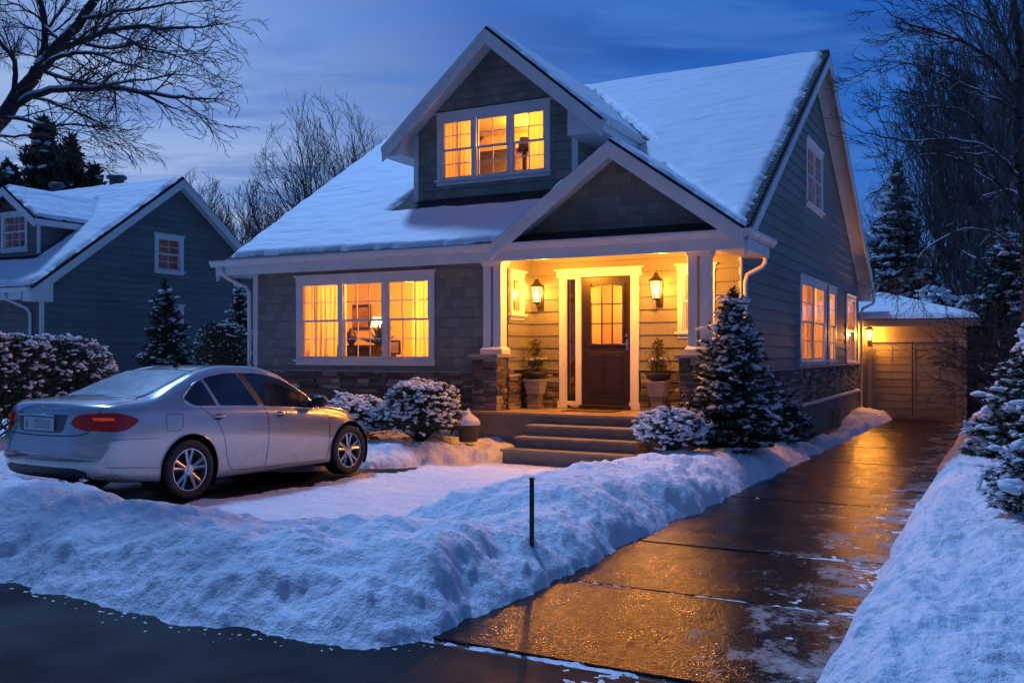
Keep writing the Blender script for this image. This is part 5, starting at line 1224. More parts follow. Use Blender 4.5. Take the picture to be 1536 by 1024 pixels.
def shrub(loc, rx, ry, h, label, seed=1, group=None, snow=.8, n=9000, leaf=.035, mat='leaf', name='round_shrub', square=2.2, lump=.045, box=False, nz_=.10, cat='shrub', rz=0, side_snow=.15, shape=None):
    """leafy mound: leaves on short shoots through a shell, snow clumps lying on the shoots near the top"""
    e = empty(name, loc, rz, label, cat, group); g = np.random.default_rng(seed)
    def surf(k):
        d = g.normal(size=(k, 3)); d[:, 2] = np.abs(d[:, 2]) * (1 if not box else .9) - .25; d /= np.linalg.norm(d, axis=1, keepdims=True)
        m = (np.abs(d[:, 0]) ** square + np.abs(d[:, 1]) ** square + np.abs(d[:, 2]) ** square) ** (-1 / square)
        P = d * m[:, None]; nzv = nz_ * (np.sin(P[:, 0] * 7 + seed) + np.sin(P[:, 1] * 8 + 2 * seed) + np.sin(P[:, 2] * 6.5 + seed * 3)) / 1.6
        return P * (1 + nzv)[:, None], d
    P, d = surf(n); sh = 1 - .38 * g.random(n) ** 1.6; P = P * sh[:, None]
    C = np.stack([P[:, 0] * rx, P[:, 1] * ry, h * (.42 + .58 * P[:, 2])], 1)
    C[:, 2] = np.maximum(C[:, 2], -.02)
    D = d + g.normal(size=d.shape) * .6; D[:, 2] += .3; D /= np.linalg.norm(D, axis=1, keepdims=True)
    V, F_ = blades(C, D, leaf * g.uniform(.7, 1.4, n), leaf * .55 * g.uniform(.7, 1.3, n), seed)
    link(arr_mesh('foliage', V, F_), 'foliage', M[mat], e, True)
    sg = []
    for k in range(60):
        a = g.random() * 6.28; el = g.uniform(.2, 1.4); q = Vector((math.cos(a) * math.cos(el) * rx, math.sin(a) * math.cos(el) * ry, math.sin(el) * h * .9)); m_ = q * .5 + Vector((0, 0, .05)); sg += [(Vector((0, 0, -.05)), m_, .014, .008), (m_, q * .93, .008, .003)]
    V, F_ = frusta(sg, 4); link(arr_mesh('stem', V, F_), 'stem', M['bark'], e, True)
    m = int(260 * (rx * ry * 4 + rx * h * 2) * snow * (.045 / lump) ** 1.6) + 20
    P, d = surf(m); up = np.clip(d[:, 2], 0, 1); keep = g.random(m) < (side_snow + (1 - side_snow) * up ** .8); P = P[keep]; d = d[keep]
    C = np.stack([P[:, 0] * rx, P[:, 1] * ry, h * (.42 + .58 * P[:, 2])], 1) * 1.0; C[:, 2] += .012; C += g.normal(size=C.shape) * .012
    ok = C[:, 2] > .04; C = C[ok]; d = d[ok]; k = len(C)
    w = lump * g.uniform(.5, 1.25, k); S = np.stack([w * g.uniform(1, 1.9, k), w, w * g.uniform(.5, .8, k)], 1)
    V, F_ = lumps(C, np.arctan2(d[:, 1], d[:, 0]) + g.normal(size=k) * .5, S, seed, .3); link(arr_mesh('snow', V, F_, True), 'snow', M['plantsnow'], e, True)
    return e
conifer((-3.74, 14.62, .18), 2.62, .86, 'snow-dusted christmas-tree-shaped fir beside the right porch pillar', seed=4, snow=.62, density=2.2, nl=.055, lump=1.1, nw=.011, levels=40, irregular=.24, droop=.12)
conifer((-3.62, 17.9, .05), .98, .62, 'low dark bushy fir between the big porch fir and the driveway', seed=5, snow=.35, density=1.4, nl=.055, name='fir_shrub', cat='shrub', droop=.1, base=.12, levels=14)
conifer((-17.55, 15.7, 0), 3.5, .92, 'small snowy fir in front of the neighbouring house wall, left of the round clipped bush', seed=6, snow=.3, density=1.5, nl=.08, lump=1.1, nw=.018, irregular=.25)
conifer((-18.9, 19.5, 0), 3.85, .72, 'dark narrow fir behind the round clipped bush at the left corner of the house', seed=7, snow=.22, density=1.3, nl=.08, mat='darkneedle', lump=1.4, nw=.018, irregular=.25)
shrub((-9.02, 13.72, .24), .70, .62, 1.0, 'large round snow-covered bush in the bed between car and porch', seed=3, n=16000, leaf=.04, lump=.042, side_snow=.32, snow=1.15)
shrub((-10.35, 13.55, .2), .72, .55, .80, 'lower spreading snow-covered bush behind the bonnet of the car', seed=4, n=12000, leaf=.04, lump=.045, side_snow=.5, snow=1.3)
shrub((-4.36, 13.42, .30), .46, .46, .66, 'small round snow-covered bush right of the porch steps', seed=8, n=9000, leaf=.034, lump=.048, side_snow=.55, snow=1.25)
shrub((-15.56, 15.5, 0), .55, .55, 2.42, 'tall rounded clipped bush with a thin snow cap at the left corner of the house', seed=9, n=22000, leaf=.05, lump=.03, side_snow=.0, snow=.28, square=3.2, nz_=.03, name='clipped_bush', mat='leaf')
shrub((-15.2, 9.3, 0), .75, 2.55, 2.10, 'long dark clipped hedge topped with snow left of the car', seed=10, n=60000, leaf=.06, lump=.045, side_snow=.12, snow=1.3, mat='darkneedle', square=5, nz_=.05, name='hedge', cat='hedge')
conifer((.55, 13.4, .42), 1.75, 1.05, 'tall snow-laden evergreen shrub on the right bank near the garage end', seed=12, snow=.8, density=2.2, nl=.065, lump=1.3, name='evergreen_shrub', cat='shrub', droop=.15, base=.05, irregular=.08, levels=28)
conifer((.40, 8.6, .42), .80, .60, 'low snow-laden evergreen shrub at the right edge, nearest the camera', seed=13, snow=.9, density=2.0, nl=.05, lump=1.0, name='evergreen_shrub', cat='shrub', droop=.0, base=.05, irregular=.25, levels=14)
conifer((.72, 10.8, .42), 1.35, .72, 'middle snow-laden evergreen shrub at the right edge of the picture', seed=14, snow=.8, density=1.9, nl=.065, lump=1.45, name='evergreen_shrub', cat='shrub', droop=.1, base=.05, irregular=.25, levels=18)
# dried ornamental shrub at the house corner
e = empty('ornamental_shrub', (-13.75, 14.75, .2), 0, 'orange-brown dried shrub with a little snow at the left corner of the house', 'shrub')
g = np.random.default_rng(3); sg = []; tips = []
for k in range(46):
    a = g.random() * 6.28; el = g.uniform(.7, 1.5); L = g.uniform(.7, 1.75) if k < 10 else g.uniform(.5, 1.25); dd = Vector((math.cos(a) * math.cos(el), math.sin(a) * math.cos(el), math.sin(el))); m_ = dd * L * .6 + Vector((0, 0, .05)); q = dd * L + Vector((0, 0, .1)); sg += [(Vector((0, 0, 0)), m_, .009, .006), (m_, q, .006, .002)]; tips += [(m_.lerp(q, t), dd) for t in g.random(26)]
V, F_ = frusta(sg, 4); link(arr_mesh('stem', V, F_), 'stem', M['dry'], e, True)
C = np.array([t[0][:] for t in tips]) + g.normal(size=(len(tips), 3)) * .03; D = np.array([t[1][:] for t in tips]) + g.normal(size=(len(tips), 3)) * .7; D /= np.linalg.norm(D, axis=1, keepdims=True)
V, F_ = blades(C, D, g.uniform(.04, .09, len(C)), g.uniform(.02, .04, len(C))); link(arr_mesh('foliage', V, F_), 'foliage', M['dry'], e, True)
C = C[g.random(len(C)) < .045]; C = C[C[:, 2] < 1.3]
V, F_ = lumps(C, g.random(len(C)) * 6, np.stack([g.uniform(.03, .07, len(C))] * 3, 1) * [1.4, 1, .6]); link(arr_mesh('snow', V, F_, True), 'snow', M['snow'], e, True)
# porch planters
def planter(loc, label):
    e = empty('porch_planter', loc, 0, label, 'planter', None)
    def sq(z, w): return [(-w, -w, z), (w, -w, z), (w, w, z), (-w, w, z)]
    MB().loft([sq(0, .12), sq(.07, .12), sq(.075, .10), sq(.28, .115), sq(.285, .135)]).build('pedestal', M['riser2'], e, local=True, bevel=.004)
    b = MB().loft([sq(.285, .13), sq(.52, .17), sq(.53, .185), sq(.565, .185)]).build('box', M['planter'], e, local=True, bevel=.005)
    fl = MB()
    for i in range(9):                                   # worn raised ornament band on the front
        x = -.12 + i * .03; fl.box(x - .004, x + .004, -.162, -.14, .40 + .01 * (i % 2), .46 - .008 * (i % 3)); 
        if i % 2: fl.tube([(x - .014, -.158, .43), (x, -.163, .445), (x + .014, -.158, .43)], .004, 5)
    fl.build('relief_ornament', M['planter'], b, local=True)
    MB().lathe([(.10, .56), (.20, .60), (.235, .70), (.225, .705), (.19, .66)], k=24).build('bowl', M['dark'], e, local=True, smooth=True)
    g = np.random.default_rng(int(abs(loc[0]) * 10)); C = []; D = []
    for (cz, rr, n) in ((.84, .19, 1000), (1.10, .17, 420), (1.25, .09, 160)):
        p = g.normal(size=(n, 3)); p /= np.linalg.norm(p, axis=1, keepdims=True); sc = g.random(n) ** .6 * (1 + .6 * np.sin(p[:, 0] * 9 + cz * 7) * np.sin(p[:, 1] * 8)); q = p * sc[:, None] * rr; q[:, 2] *= .8; C.append(q + [0, 0, cz]); D.append(p + g.normal(size=(n, 3)) * .6)
    C = np.concatenate(C); D = np.concatenate(D); D /= np.linalg.norm(D, axis=1, keepdims=True)
    V, F_ = blades(C, D, g.uniform(.025, .06, len(C)), g.uniform(.012, .022, len(C))); link(arr_mesh('foliage', V, F_), 'foliage', M['leaf'], e, True)
    sg = [(Vector((0, 0, .62)), Vector((0, 0, 1.3)), .012, .005)]
    for k in range(44):
        a = g.random() * 6.28; z = g.uniform(.75, 1.25); sg.append((Vector((0, 0, z)), Vector((math.cos(a) * .17, math.sin(a) * .17, z + g.uniform(.08, .2))), .004, .0015))
    V, F_ = frusta(sg, 4); link(arr_mesh('stem', V, F_), 'stem', M['dry'], e, True)
    C = g.normal(size=(16, 3)) * [.08, .08, .012] + [0, 0, .95]; V, F_ = lumps(C, g.random(16) * 6, np.tile([.04, .025, .012], (16, 1))); link(arr_mesh('snow', V, F_, True), 'snow', M['snow'], e, True)
M['planter'] = simple('cast_planter', (.30, .28, .25), .7, .2, 8, .4, 60); M['riser2'] = simple('planter_base', (.17, .16, .145), .75, .2, 8, .4, 60)
planter((-7.87, 15.95, .72), 'square cast planter with potted evergreen left of the front door')
planter((-5.42, 15.95, .72), 'square cast planter with potted evergreen right of the front door')
# wicker basket with a cap of snow
e = empty('basket_planter', (-8.22, 14.0, .24), 0, 'small wicker basket planter under a pointed cap of snow beside the round bush', 'planter')
mb = MB()
for k in range(30):
    a = k * 6.283 / 30; mb.tube([((.15 + .035 * z / .3) * math.cos(a + .1 * math.sin(z * 20)), (.15 + .035 * z / .3) * math.sin(a), z) for z in (0, .1, .2, .3)], .006, 5)
for j in range(9): mb.tube([((.155 + .004 * j) * math.cos(t), (.155 + .004 * j) * math.sin(t), .02 + j * .034 + .005 * math.sin(t * 15)) for t in np.linspace(0, 6.283, 40)], .008, 5)
mb.build('basket', simple('wicker', (.16, .12, .08), .8, .3, 20, .4, 80), e, local=True)
MB().lathe([(.20, .29), (.215, .33), (.17, .40), (.10, .455), (.04, .50), (.02, .56), (.005, .585)], k=20).build('snow', M['snow'], e, local=True, smooth=True)
MB().lathe([(.15, 0), (.15, .25)], k=20).build('liner', M['dark'], e, local=True)
# marker stake by the driveway
e = empty('marker_stake', (-3.32, 6.66, .0), R(10), 'thin dark square marker stake standing in the snow bank', 'stake')
MB().box(-.016, .016, -.016, .016, -.05, .785).build('post', simple('stake_metal', (.05, .05, .055), .5, .3, 30, .3, 80, .5), e, local=True, bevel=.003)
MB().box(-.019, .019, -.019, .019, .785, .797).build('cap', M['dark'], e, local=True)
# ------------------------------------------------------------ bare trees
ENV = [None]
def grow(segs, p, d, L, r, rs, depth, rmin=.006, up=.05, wig=.12, split=.75, step=.35, ang=(.4, .8), keep=.62):
    n = max(2, int(L / step)); r0 = r
    for i in range(n):
        d = (d + Vector((rs.gauss(0, wig), rs.gauss(0, wig), rs.gauss(0, wig) + up))).normalized()
        q = p + d * (L / n)
        if ENV[0] and (q.x ** 2 + q.y ** 2) / ENV[0][1] ** 2 + ((q.z - ENV[0][0]) / (ENV[0][2] if q.z > ENV[0][0] else ENV[0][0] * 1.05)) ** 2 > 1 and rs.random() < .8: break
        r1 = max(rmin * .5, r0 * (1 - .75 * (i + 1) / n)); segs.append((p, q, r, r1)); p = q; r = r1
        if depth > 0 and i >= n * .2 - 1 and rs.random() < split:
            a = rs.uniform(*ang); ax = d.cross(Vector((rs.gauss(0, 1), rs.gauss(0, 1), rs.gauss(0, 1)))).normalized()
            dd = (d * math.cos(a) + ax * math.sin(a)).normalized()
            grow(segs, p, dd, L * rs.uniform(keep * .7, keep * 1.1) * (1 - .35 * i / n), max(r * .72, rmin), rs, depth - 1, rmin, up, wig * 1.08, split, step * .74, ang, keep)
def tree_mesh(e, segs, k, mat, snow_thr=None, snow_prob=.8, seed=1, trunk_r=None):
    thr = trunk_r or .05
    big = [s for s in segs if s[2] >= thr]; small = [s for s in segs if s[2] < thr]
    if big: V, F_ = frusta(big, max(k, 7)); link(arr_mesh('trunk', V, F_, True), 'trunk', M[mat], e, True)
    if small: V, F_ = frusta(small, k); link(arr_mesh('crown', V, F_, True), 'crown', M[mat], e, True)
    if snow_thr is not None:
        rs = random.Random(seed); sn = []
        for a, b, r0, r1 in segs:
            d = (b - a).normalized()
            if abs(d.z) < .72 and r0 > snow_thr and rs.random() < snow_prob:
                o = Vector((0, 0, r0 * .55 + .002)); sn.append((a + o, b + o, max(r0 * .85, .007), max(r1 * .85, .006)))
        if sn: V, F_ = frusta(sn, 6); link(arr_mesh('snow', V, F_, True), 'snow', M['snow'], e, True)
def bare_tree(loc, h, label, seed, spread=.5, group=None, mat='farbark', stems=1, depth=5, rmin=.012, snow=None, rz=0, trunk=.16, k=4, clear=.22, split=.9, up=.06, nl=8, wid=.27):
    e = empty('bare_tree', loc, rz, label, 'tree', group); rs = random.Random(seed); segs = []; ENV[0] = (.62 * h, wid * h, .39 * h)
    for s in range(stems):
        d = Vector((rs.gauss(0, .12 * stems), rs.gauss(0, .12 * stems), 1)).normalized(); p = Vector((rs.uniform(-.2, .2) * (stems - 1), rs.uniform(-.2, .2) * (stems - 1), -.4))
        q = p + d * h * clear; r = trunk * h / 10; segs.append((p, q, r, r * .85))
        for i in range(nl):
            a = i * 6.283 / nl + rs.uniform(-.5, .5); t = spread * rs.uniform(.5, 1.1) * (.35 if i == 0 else 1); dd = Vector((math.cos(a) * math.sin(t), math.sin(a) * math.sin(t), math.cos(t)))
            grow(segs, q - d * h * clear * rs.uniform(0, .25), dd, h * (1 - clear) * rs.uniform(.72, .98), r * .62, rs, depth, rmin, up, .052, split, h * .042, (.28, .62), .58)
    ENV[0] = None; tree_mesh(e, segs, k, mat, snow, .8, seed, .06)
    return e
def put(px, t, z=0):
    v = ray(px, HOR); return (v.x * t, v.y * t, z)
# the elm behind the roof's left slope, and its neighbours
T1 = bare_tree(put(490, 46, -.3), 14.9, 'large spreading bare tree rising behind the left slope of the snowy roof', 21, .62, depth=5, rmin=.010, trunk=.10, nl=12, clear=.24, split=.72, up=.03, wid=.25)
T2 = bare_tree(put(372, 58, -.3), 13.0, 'rounded bare tree between the neighbouring gable and the big spreading tree', 22, .5, depth=3, rmin=.018, trunk=.08, split=.9, wid=.2)
T3 = bare_tree(put(298, 62, -.3), 14.4, 'bare tree rising right above the ridge of the neighbouring house', 23, .5, depth=3, rmin=.018, trunk=.08, split=.9, wid=.17)
def recopy(src, loc, s, rz, label, group=None):
    c = copy_tree(src); c.location = loc; c.scale = (s, s, s); c.rotation_euler = (0, 0, rz); c['label'] = label
    if group: c['group'] = group
    elif 'group' in c: del c['group']
    return c
GF = 'distant bare trees behind the neighbouring house'; lab = 'hazy distant bare tree among the trees behind the neighbouring house'
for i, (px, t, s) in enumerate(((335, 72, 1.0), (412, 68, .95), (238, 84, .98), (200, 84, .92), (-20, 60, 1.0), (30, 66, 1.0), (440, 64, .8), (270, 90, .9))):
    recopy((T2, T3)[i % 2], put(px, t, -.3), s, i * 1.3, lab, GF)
# right-hand wood
T4 = bare_tree(put(1440, 45, -.3), 16.5, 'multi-stemmed bare tree with snow on its limbs standing right behind the garage', 31, .40, depth=3, rmin=.012, trunk=.09, stems=2, snow=.02, up=.08, nl=5, split=.68)
T5 = bare_tree(put(1500, 34, -.3), 15.5, 'tallest dark bare tree at the right edge behind the garage', 32, .40, depth=3, rmin=.014, trunk=.11, snow=.02, nl=6, up=.08, split=.7)
T6 = bare_tree(put(1390, 44, -.3), 12.5, 'slender bare tree behind the spruce right of the gable', 33, .38, depth=3, rmin=.014, trunk=.09, nl=6, up=.08, split=.7)
GR = 'bare trees in the wood right of the garage'; lab = 'bare tree in the snowy wood right of the garage'
for i, (px, t, s) in enumerate(((1462, 42, 1.0), (1590, 40, 1.1), (1550, 50, 1.0))):
    recopy((T4, T5, T6)[i % 3], put(px, t, -.3), s, i * 2.1, lab, GR)
# evergreens in the distance
conifer(put(1346, 44, -.4), 11.2, 2.5, 'tall dark spruce with snowy lower boughs behind the garage roof', seed=41, snow=.28, density=.8, nl=.26, lump=3.6, mat='darkneedle', name='spruce_tree', droop=.35, levels=52, nw=.045, irregular=.22)
conifer(put(1402, 40, -.4), 5.2, 2.0, 'shorter snowy spruce right of the tall spruce behind the garage', seed=42, snow=.5, density=.7, nl=.24, lump=3.6, mat='darkneedle', name='spruce_tree', droop=.4, levels=30, nw=.045, irregular=.3)
conifer(put(1505, 30, -.4), 6.6, 2.1, 'dark snow-flecked spruce at the right edge below the bare trees', seed=43, snow=.3, density=.8, nl=.22, lump=2.2, mat='darkneedle', name='spruce_tree', droop=.4, levels=36, nw=.04, irregular=.3)
conifer(put(1462, 36, -.4), 4.6, 1.9, 'small dark spruce between garage and right edge', seed=44, snow=.6, density=.5, nl=.2, lump=3.2, mat='darkneedle', name='spruce_tree', droop=.4, levels=26, nw=.04, irregular=.3)
for i, (px, t, h, r, l) in enumerate(((66, 38, 11.6, 3.6, 'broad dark pine left of the two roof vents of the neighbouring house'), (108, 40, 11.4, 3.2, 'middle dark pine behind the ridge of the neighbouring house'), (142, 39, 10.0, 2.6, 'rightmost and lowest dark pine behind the neighbouring roof'), (14, 36, 9.4, 3.4, 'dark pine at the left edge behind the neighbouring dormer'))):
    conifer(put(px, t, -.3), h, r, l, seed=50 + i, snow=.03, density=1.1, nl=.34, lump=3, mat='darkneedle', name='pine_tree', droop=-.3, levels=38, nw=.10, irregular=.36)
# snowy brushwood between garage and right bank
for i, (px, t, h, l) in enumerate(((1532, 24, 2.8, 'snow-laden leafless bush just right of the garage'), (1556, 19, 3.0, 'snow-laden leafless bush above the right evergreen shrubs'), (1496, 33.5, 2.6, 'brown leafless bush behind the right garage corner'))):
    e = empty('bare_bush', put(px, t, -.1), 0, l, 'bush'); rs = random.Random(60 + i); sg = []
    for k in range(26):
        a = rs.random() * 6.28; tt = rs.uniform(.1, .7); grow(sg, Vector((rs.gauss(0, .25), rs.gauss(0, .25), 0)), Vector((math.cos(a) * math.sin(tt), math.sin(a) * math.sin(tt), math.cos(tt))), h * rs.uniform(.5, .95), .022, rs, 3, .006, -.03, .12, .8, .22, (.3, .8), .6)
    tree_mesh(e, sg, 4, 'bark', .006, .55, 60 + i, 5)
# far woods: one soft mass behind everything
e = []; rs = random.Random(77)
for (a_, b_, t0, t1, h0, h1, cnt) in ((-160, 500, 62, 84, 8, 12.5, 90), (1270, 1640, 56, 84, 9, 14, 34)):
    for k in range(cnt):
        x, y, _ = put(rs.uniform(a_, b_), rs.uniform(t0, t1)); h = rs.uniform(h0, h1)
        for s in range(4): grow(e, Vector((x, y, -.5)), Vector((rs.gauss(0, .2), rs.gauss(0, .2), 1)).normalized(), h * rs.uniform(.6, .85), .09, rs, 2, .02, .06, .1, .9, .9, (.3, .7), .55)
V, F_ = frusta(e, 3); o = link(arr_mesh('far_woods', V, F_), 'far_woods', M['farbark'], None); tag(o, 'hazy mass of bare woodland on the horizon', 'woods', kind='stuff')

# the big street tree on the left: trunk just outside the frame, limbs reaching in
def limb_tree(name, base, limbs, label, seed, t, mat='bark', rmin=.0035, snow=None, sprout=1.0, dens=.16, down=.014, depth=3, tw=.9, wg=.085):
    e = empty(name, base, 0, label, 'tree'); rs = random.Random(seed); segs = []; O = Vector(base)
    for li, (pts, r0, r1, tl) in enumerate(limbs):
        P = []
        for j, p in enumerate(pts):
            if len(p) == 3: P.append(Vector(p) - O)
            else: P.append(at_depth(p[0], p[1], t + tl[0] + (tl[1] - tl[0]) * j / max(1, len(pts) - 1)) - O)
        Q = []
        for i in range(len(P) - 1):                        # Catmull-Rom
            p0, p1, p2, p3 = P[max(i - 1, 0)], P[i], P[i + 1], P[min(i + 2, len(P) - 1)]; n = max(2, int((p2 - p1).length / .12))
            for q in range(n):
                s = q / n; Q.append(.5 * ((2 * p1) + (p2 - p0) * s + (2 * p0 - 5 * p1 + 4 * p2 - p3) * s * s + (3 * p1 - p0 - 3 * p2 + p3) * s ** 3))
        Q.append(P[-1]); N = len(Q)
        Q = [q + Vector((rs.gauss(0, 1), rs.gauss(0, 1), rs.gauss(0, 1))) * .010 for q in Q]
        for i in range(N - 1):
            f = i / (N - 1); ra = r0 * (1 - f) ** .8 + r1 * f; rb = r0 * (1 - (i + 1) / (N - 1)) ** .8 + r1 * (i + 1) / (N - 1); segs.append((Q[i], Q[i + 1], ra, rb))
            if li and rs.random() < (Q[i + 1] - Q[i]).length / dens and f > .03:
                d = (Q[i + 1] - Q[i]).normalized(); a = rs.uniform(.35, .95); ax = d.cross(Vector((rs.gauss(0, 1), rs.gauss(0, 1), rs.gauss(0, 1)))).normalized()
                grow(segs, Q[i], (d * math.cos(a) + ax * math.sin(a)).normalized(), sprout * rs.uniform(.45, 1.15) * (1.05 - .45 * f), max(min(ra * .5, .016), rmin), rs, depth, rmin, down, wg, tw, .11, (.3, .68), .62)
        grow(segs, Q[-1], (Q[-1] - Q[-2]).normalized(), .5, r1, rs, 2, rmin, .0, .12, .8, .09, (.3, .7), .6)
    tree_mesh(e, segs, 5, mat, snow, .8, seed, .05)
    return e
b = (-12.0, 6.6, 0)
limb_tree('street_tree', b, [
    ([b, (-12.0, 6.65, 1.6), (-11.9, 6.7, 3.0), (-60, 262), (0, 178), (38, 128), (78, 80), (118, 32), (150, -18), (175, -70)], .19, .03, (0, 0)),
    ([(20, 160), (60, 140), (110, 134), (170, 133), (230, 141), (290, 148), (330, 149)], .045, .006, (0, -.8)),
    ([(78, 80), (120, 62), (180, 43), (240, 42), (300, 40), (333, 36)], .042, .006, (0, .8)),
    ([(55, 108), (95, 84), (140, 80), (185, 95), (215, 102)], .03, .005, (0, -1.5)),
    ([(45, 120), (62, 85), (68, 40), (60, 0), (50, -40)], .05, .02, (0, .5)),
    ([(20, 152), (22, 110), (14, 80), (-10, 50), (-30, 20)], .035, .012, (0, -.6)),
    ([(66, 98), (70, 45), (100, 5), (108, -30)], .025, .01, (0, 1.2)),
    ([(8, 175), (45, 182), (80, 190), (115, 186), (155, 192)], .022, .004, (0, -.7)),
    ([(-20, 205), (20, 205), (60, 202), (100, 210)], .02, .004, (0, 1)),
    ([(60, 103), (105, 120), (150, 128), (200, 122), (262, 112), (300, 115)], .025, .004, (0, 1.3)),
    ([(30, 145), (70, 150), (110, 165), (150, 185), (165, 195)], .02, .004, (0, .5)),
    ([(118, 32), (160, 25), (220, 10), (300, 2), (320, 4)], .022, .005, (0, -.6)),
    ([(100, 55), (150, 72), (200, 70), (250, 80), (300, 98)], .022, .004, (0, -.3)),
    ([(90, 65), (60, 30), (30, 10), (0, 5)], .02, .006, (0, .6)),
    ], 'large bare street tree reaching in from the left edge over the neighbouring roof', 5, 11.2, rmin=.0042, snow=.016, sprout=.85, dens=.17)
b = tuple(at_depth(1552, 528, 17)); b = (b[0], b[1], .1)
limb_tree('roadside_tree', b, [
    ([b, (b[0] - .05, b[1], 2.0), (1540, 330), (1528, 220), (1532, 100), (1520, -10), (1530, -60)], .15, .05, (0, 0)),
    ([(1532, 268), (1500, 236), (1463, 215), (1412, 210), (1365, 212), (1315, 203), (1290, 196)], .038, .006, (0, -.9)),
    ([(1528, 150), (1494, 96), (1459, 70), (1412, 51), (1373, 39), (1340, 24), (1320, 8)], .045, .006, (0, .8)),
    ([(1524, 165), (1467, 137), (1412, 113), (1385, 100), (1330, 92)], .032, .005, (0, -.6)),
    ([(1530, 320), (1490, 268), (1440, 240), (1390, 232), (1340, 245)], .03, .005, (0, .7)),
    ([(1536, 130), (1505, 60), (1480, 10), (1465, -40)], .04, .02, (0, 1)),
    ([(1534, 380), (1490, 350), (1440, 345), (1390, 372), (1372, 400)], .025, .005, (0, -1.2)),
    ([(1500, 240), (1470, 190), (1440, 165), (1395, 160), (1350, 150)], .022, .005, (0, .4)),
    ([(1520, 100), (1490, 40), (1440, 15), (1400, -10)], .025, .008, (0, -1)),
    ([(1538, 300), (1510, 285), (1470, 300), (1440, 330), (1400, 345)], .022, .004, (0, 1.5)),
    ], 'tall bare tree with snow along its limbs overhanging from the right edge', 9, 17, rmin=.0055, snow=.008, sprout=1.35, dens=.24, depth=3, down=.012, tw=.8)
# ------------------------------------------------------------ neighbouring house
def hitY(px, py, Y): v = ray(px, py); t = Y / v.y; return Vector((v.x * t, Y, CAM_H + v.z * t))
M['nwall'] = siding_mat('neighbour_lap_siding', (.14, .15, .155), shingle=False, ch=.21, plane='y')
M['nfront'] = siding_mat('neighbour_front_siding', (.15, .14, .12), shingle=False, ch=.21)
N = empty('neighbour_house', (-30, 17, 0), 0, 'smaller grey neighbouring house with snowy roof and gabled dormer at the left edge', 'house')
NX, NRY, NRZ, NS = -24.1, 21.93, 7.55, .727
nrf = lambda y: NRZ - NS * abs(NRY - y); ny0, ny1 = 16.55, 27.3; NL = -46
PN = plane_x(NX); PNf = plane_y(17.1)
NW = window(N, PN, 21.10, 22.30, 4.38, 5.66, 1, cas=.13, hd=.14, grid=(2, 2, 2, 2), curtains=[(21.2, 22.2, .02, 'curtain')])[0]
NW2 = window(N, PN, 21.10, 22.30, 1.95, 3.38, 1, cas=.13, hd=.14, grid=(1, 1, 1, 1), curtains=[(21.2, 22.2, .02, 'curtain')])[0]
mb = MB(); lap_wall(mb, PN, lambda z: max(17.1, NRY - (NRZ - .12 - z) / NS), lambda z: min(26.8, NRY + (NRZ - .12 - z) / NS), .0, NRZ - .2, .21, [NW, NW2], .02, brk=[NRZ - .12 - NS * (NRY - 17.1), NRZ - .12 - NS * (26.8 - NRY)]); mb.build('wall', M['nwall'], N)
NWf = window(N, PNf, -27.6, -25.93, 1.2, 3.1, 1, cas=.1, hd=.14, grid=(1, 1, 2, 2), curtains=[(-27.4, -26.9, .02, 'curtain')])[0]
mb = MB(); lap_wall(mb, PNf, lambda z: NL + .5, lambda z: NX, 0, 3.75, .21, [NWf], .02); mb.build('wall', M['nfront'], N)
MB().quad((NL + .5, 17.1, 0), (NL + .5, 26.8, 0), (NL + .5, 26.8, 4), (NL + .5, NRY, NRZ - .1), (NL + .5, 17.1, 4)).quad((NL + .5, 26.8, 0), (NX, 26.8, 0), (NX, 26.8, 3.9), (NL + .5, 26.8, 3.9)).build('wall', M['nwall'], N)
room(N, PNf, -28, -25.5, 1, 3.4, 1.5, 12, -26.4, 2.9, .8); room(N, PN, 21, 22.4, 4.2, 5.8, 1.2, .08, 21.8, 5.2, .8); room(N, PN, 21, 22.4, 1.8, 3.5, 1.2, .08, 21.8, 3.0, .8)
mb = MB(); bxp(mb, PN, 17.08, 17.20, -.03, .028, 0, 3.7); mb.build('corner_board', M['white'], N, bevel=.004)
nR0 = NX + .4
mb = MB()
slab(mb, [(NL, ny0, nrf(ny0)), (nR0, ny0, nrf(ny0)), (nR0, NRY, NRZ), (NL, NRY, NRZ)], (0, -NS, 1), .09); slab(mb, [(NL, NRY, NRZ), (nR0, NRY, NRZ), (nR0, ny1, nrf(ny1)), (NL, ny1, nrf(ny1))], (0, NS, 1), .09)
NRf = mb.build('roof', M['roof'], N)
mb = MB()
for y0, y1 in ((ny0, NRY), (ny1, NRY)):
    a, b_ = (nR0, y0, nrf(y0) - .1), (nR0, y1, nrf(y1) - .1); rake_board(mb, a, b_, (1, 0, 0), .26, .04); rake_board(mb, (nR0 + .041, y0, a[2] + .01), (nR0 + .041, y1, b_[2] + .01), (1, 0, 0), .09, .02)
mb.prism([(nR0 - .4, ny0, nrf(ny0) - .1), (nR0 - .4, ny0, nrf(ny0) - .42), (nR0 - .4, 17.2, nrf(ny0) - .42), (nR0 - .4, 17.2, nrf(17.2) - .1)], (.42, 0, 0))
mb.build('rake_board', M['white'], N, bevel=.004)
mb = MB()
for y0, y1 in ((ny0, NRY), (ny1, NRY)): mb.quad((NX - .02, y0, nrf(y0) - .2), (nR0, y0, nrf(y0) - .2), (nR0, y1, nrf(y1) - .2), (NX - .02, y1, nrf(y1) - .2))
mb.box(NL, NX, ny0 + .02, 17.12, 3.30, 3.33); mb.build('soffit', M['white'], N)
mb = MB().box(NL, nR0 - .42, ny0 - .03, ny0 + .01, nrf(ny0) - .36, nrf(ny0) - .1); mb.build('fascia', M['white'], N)
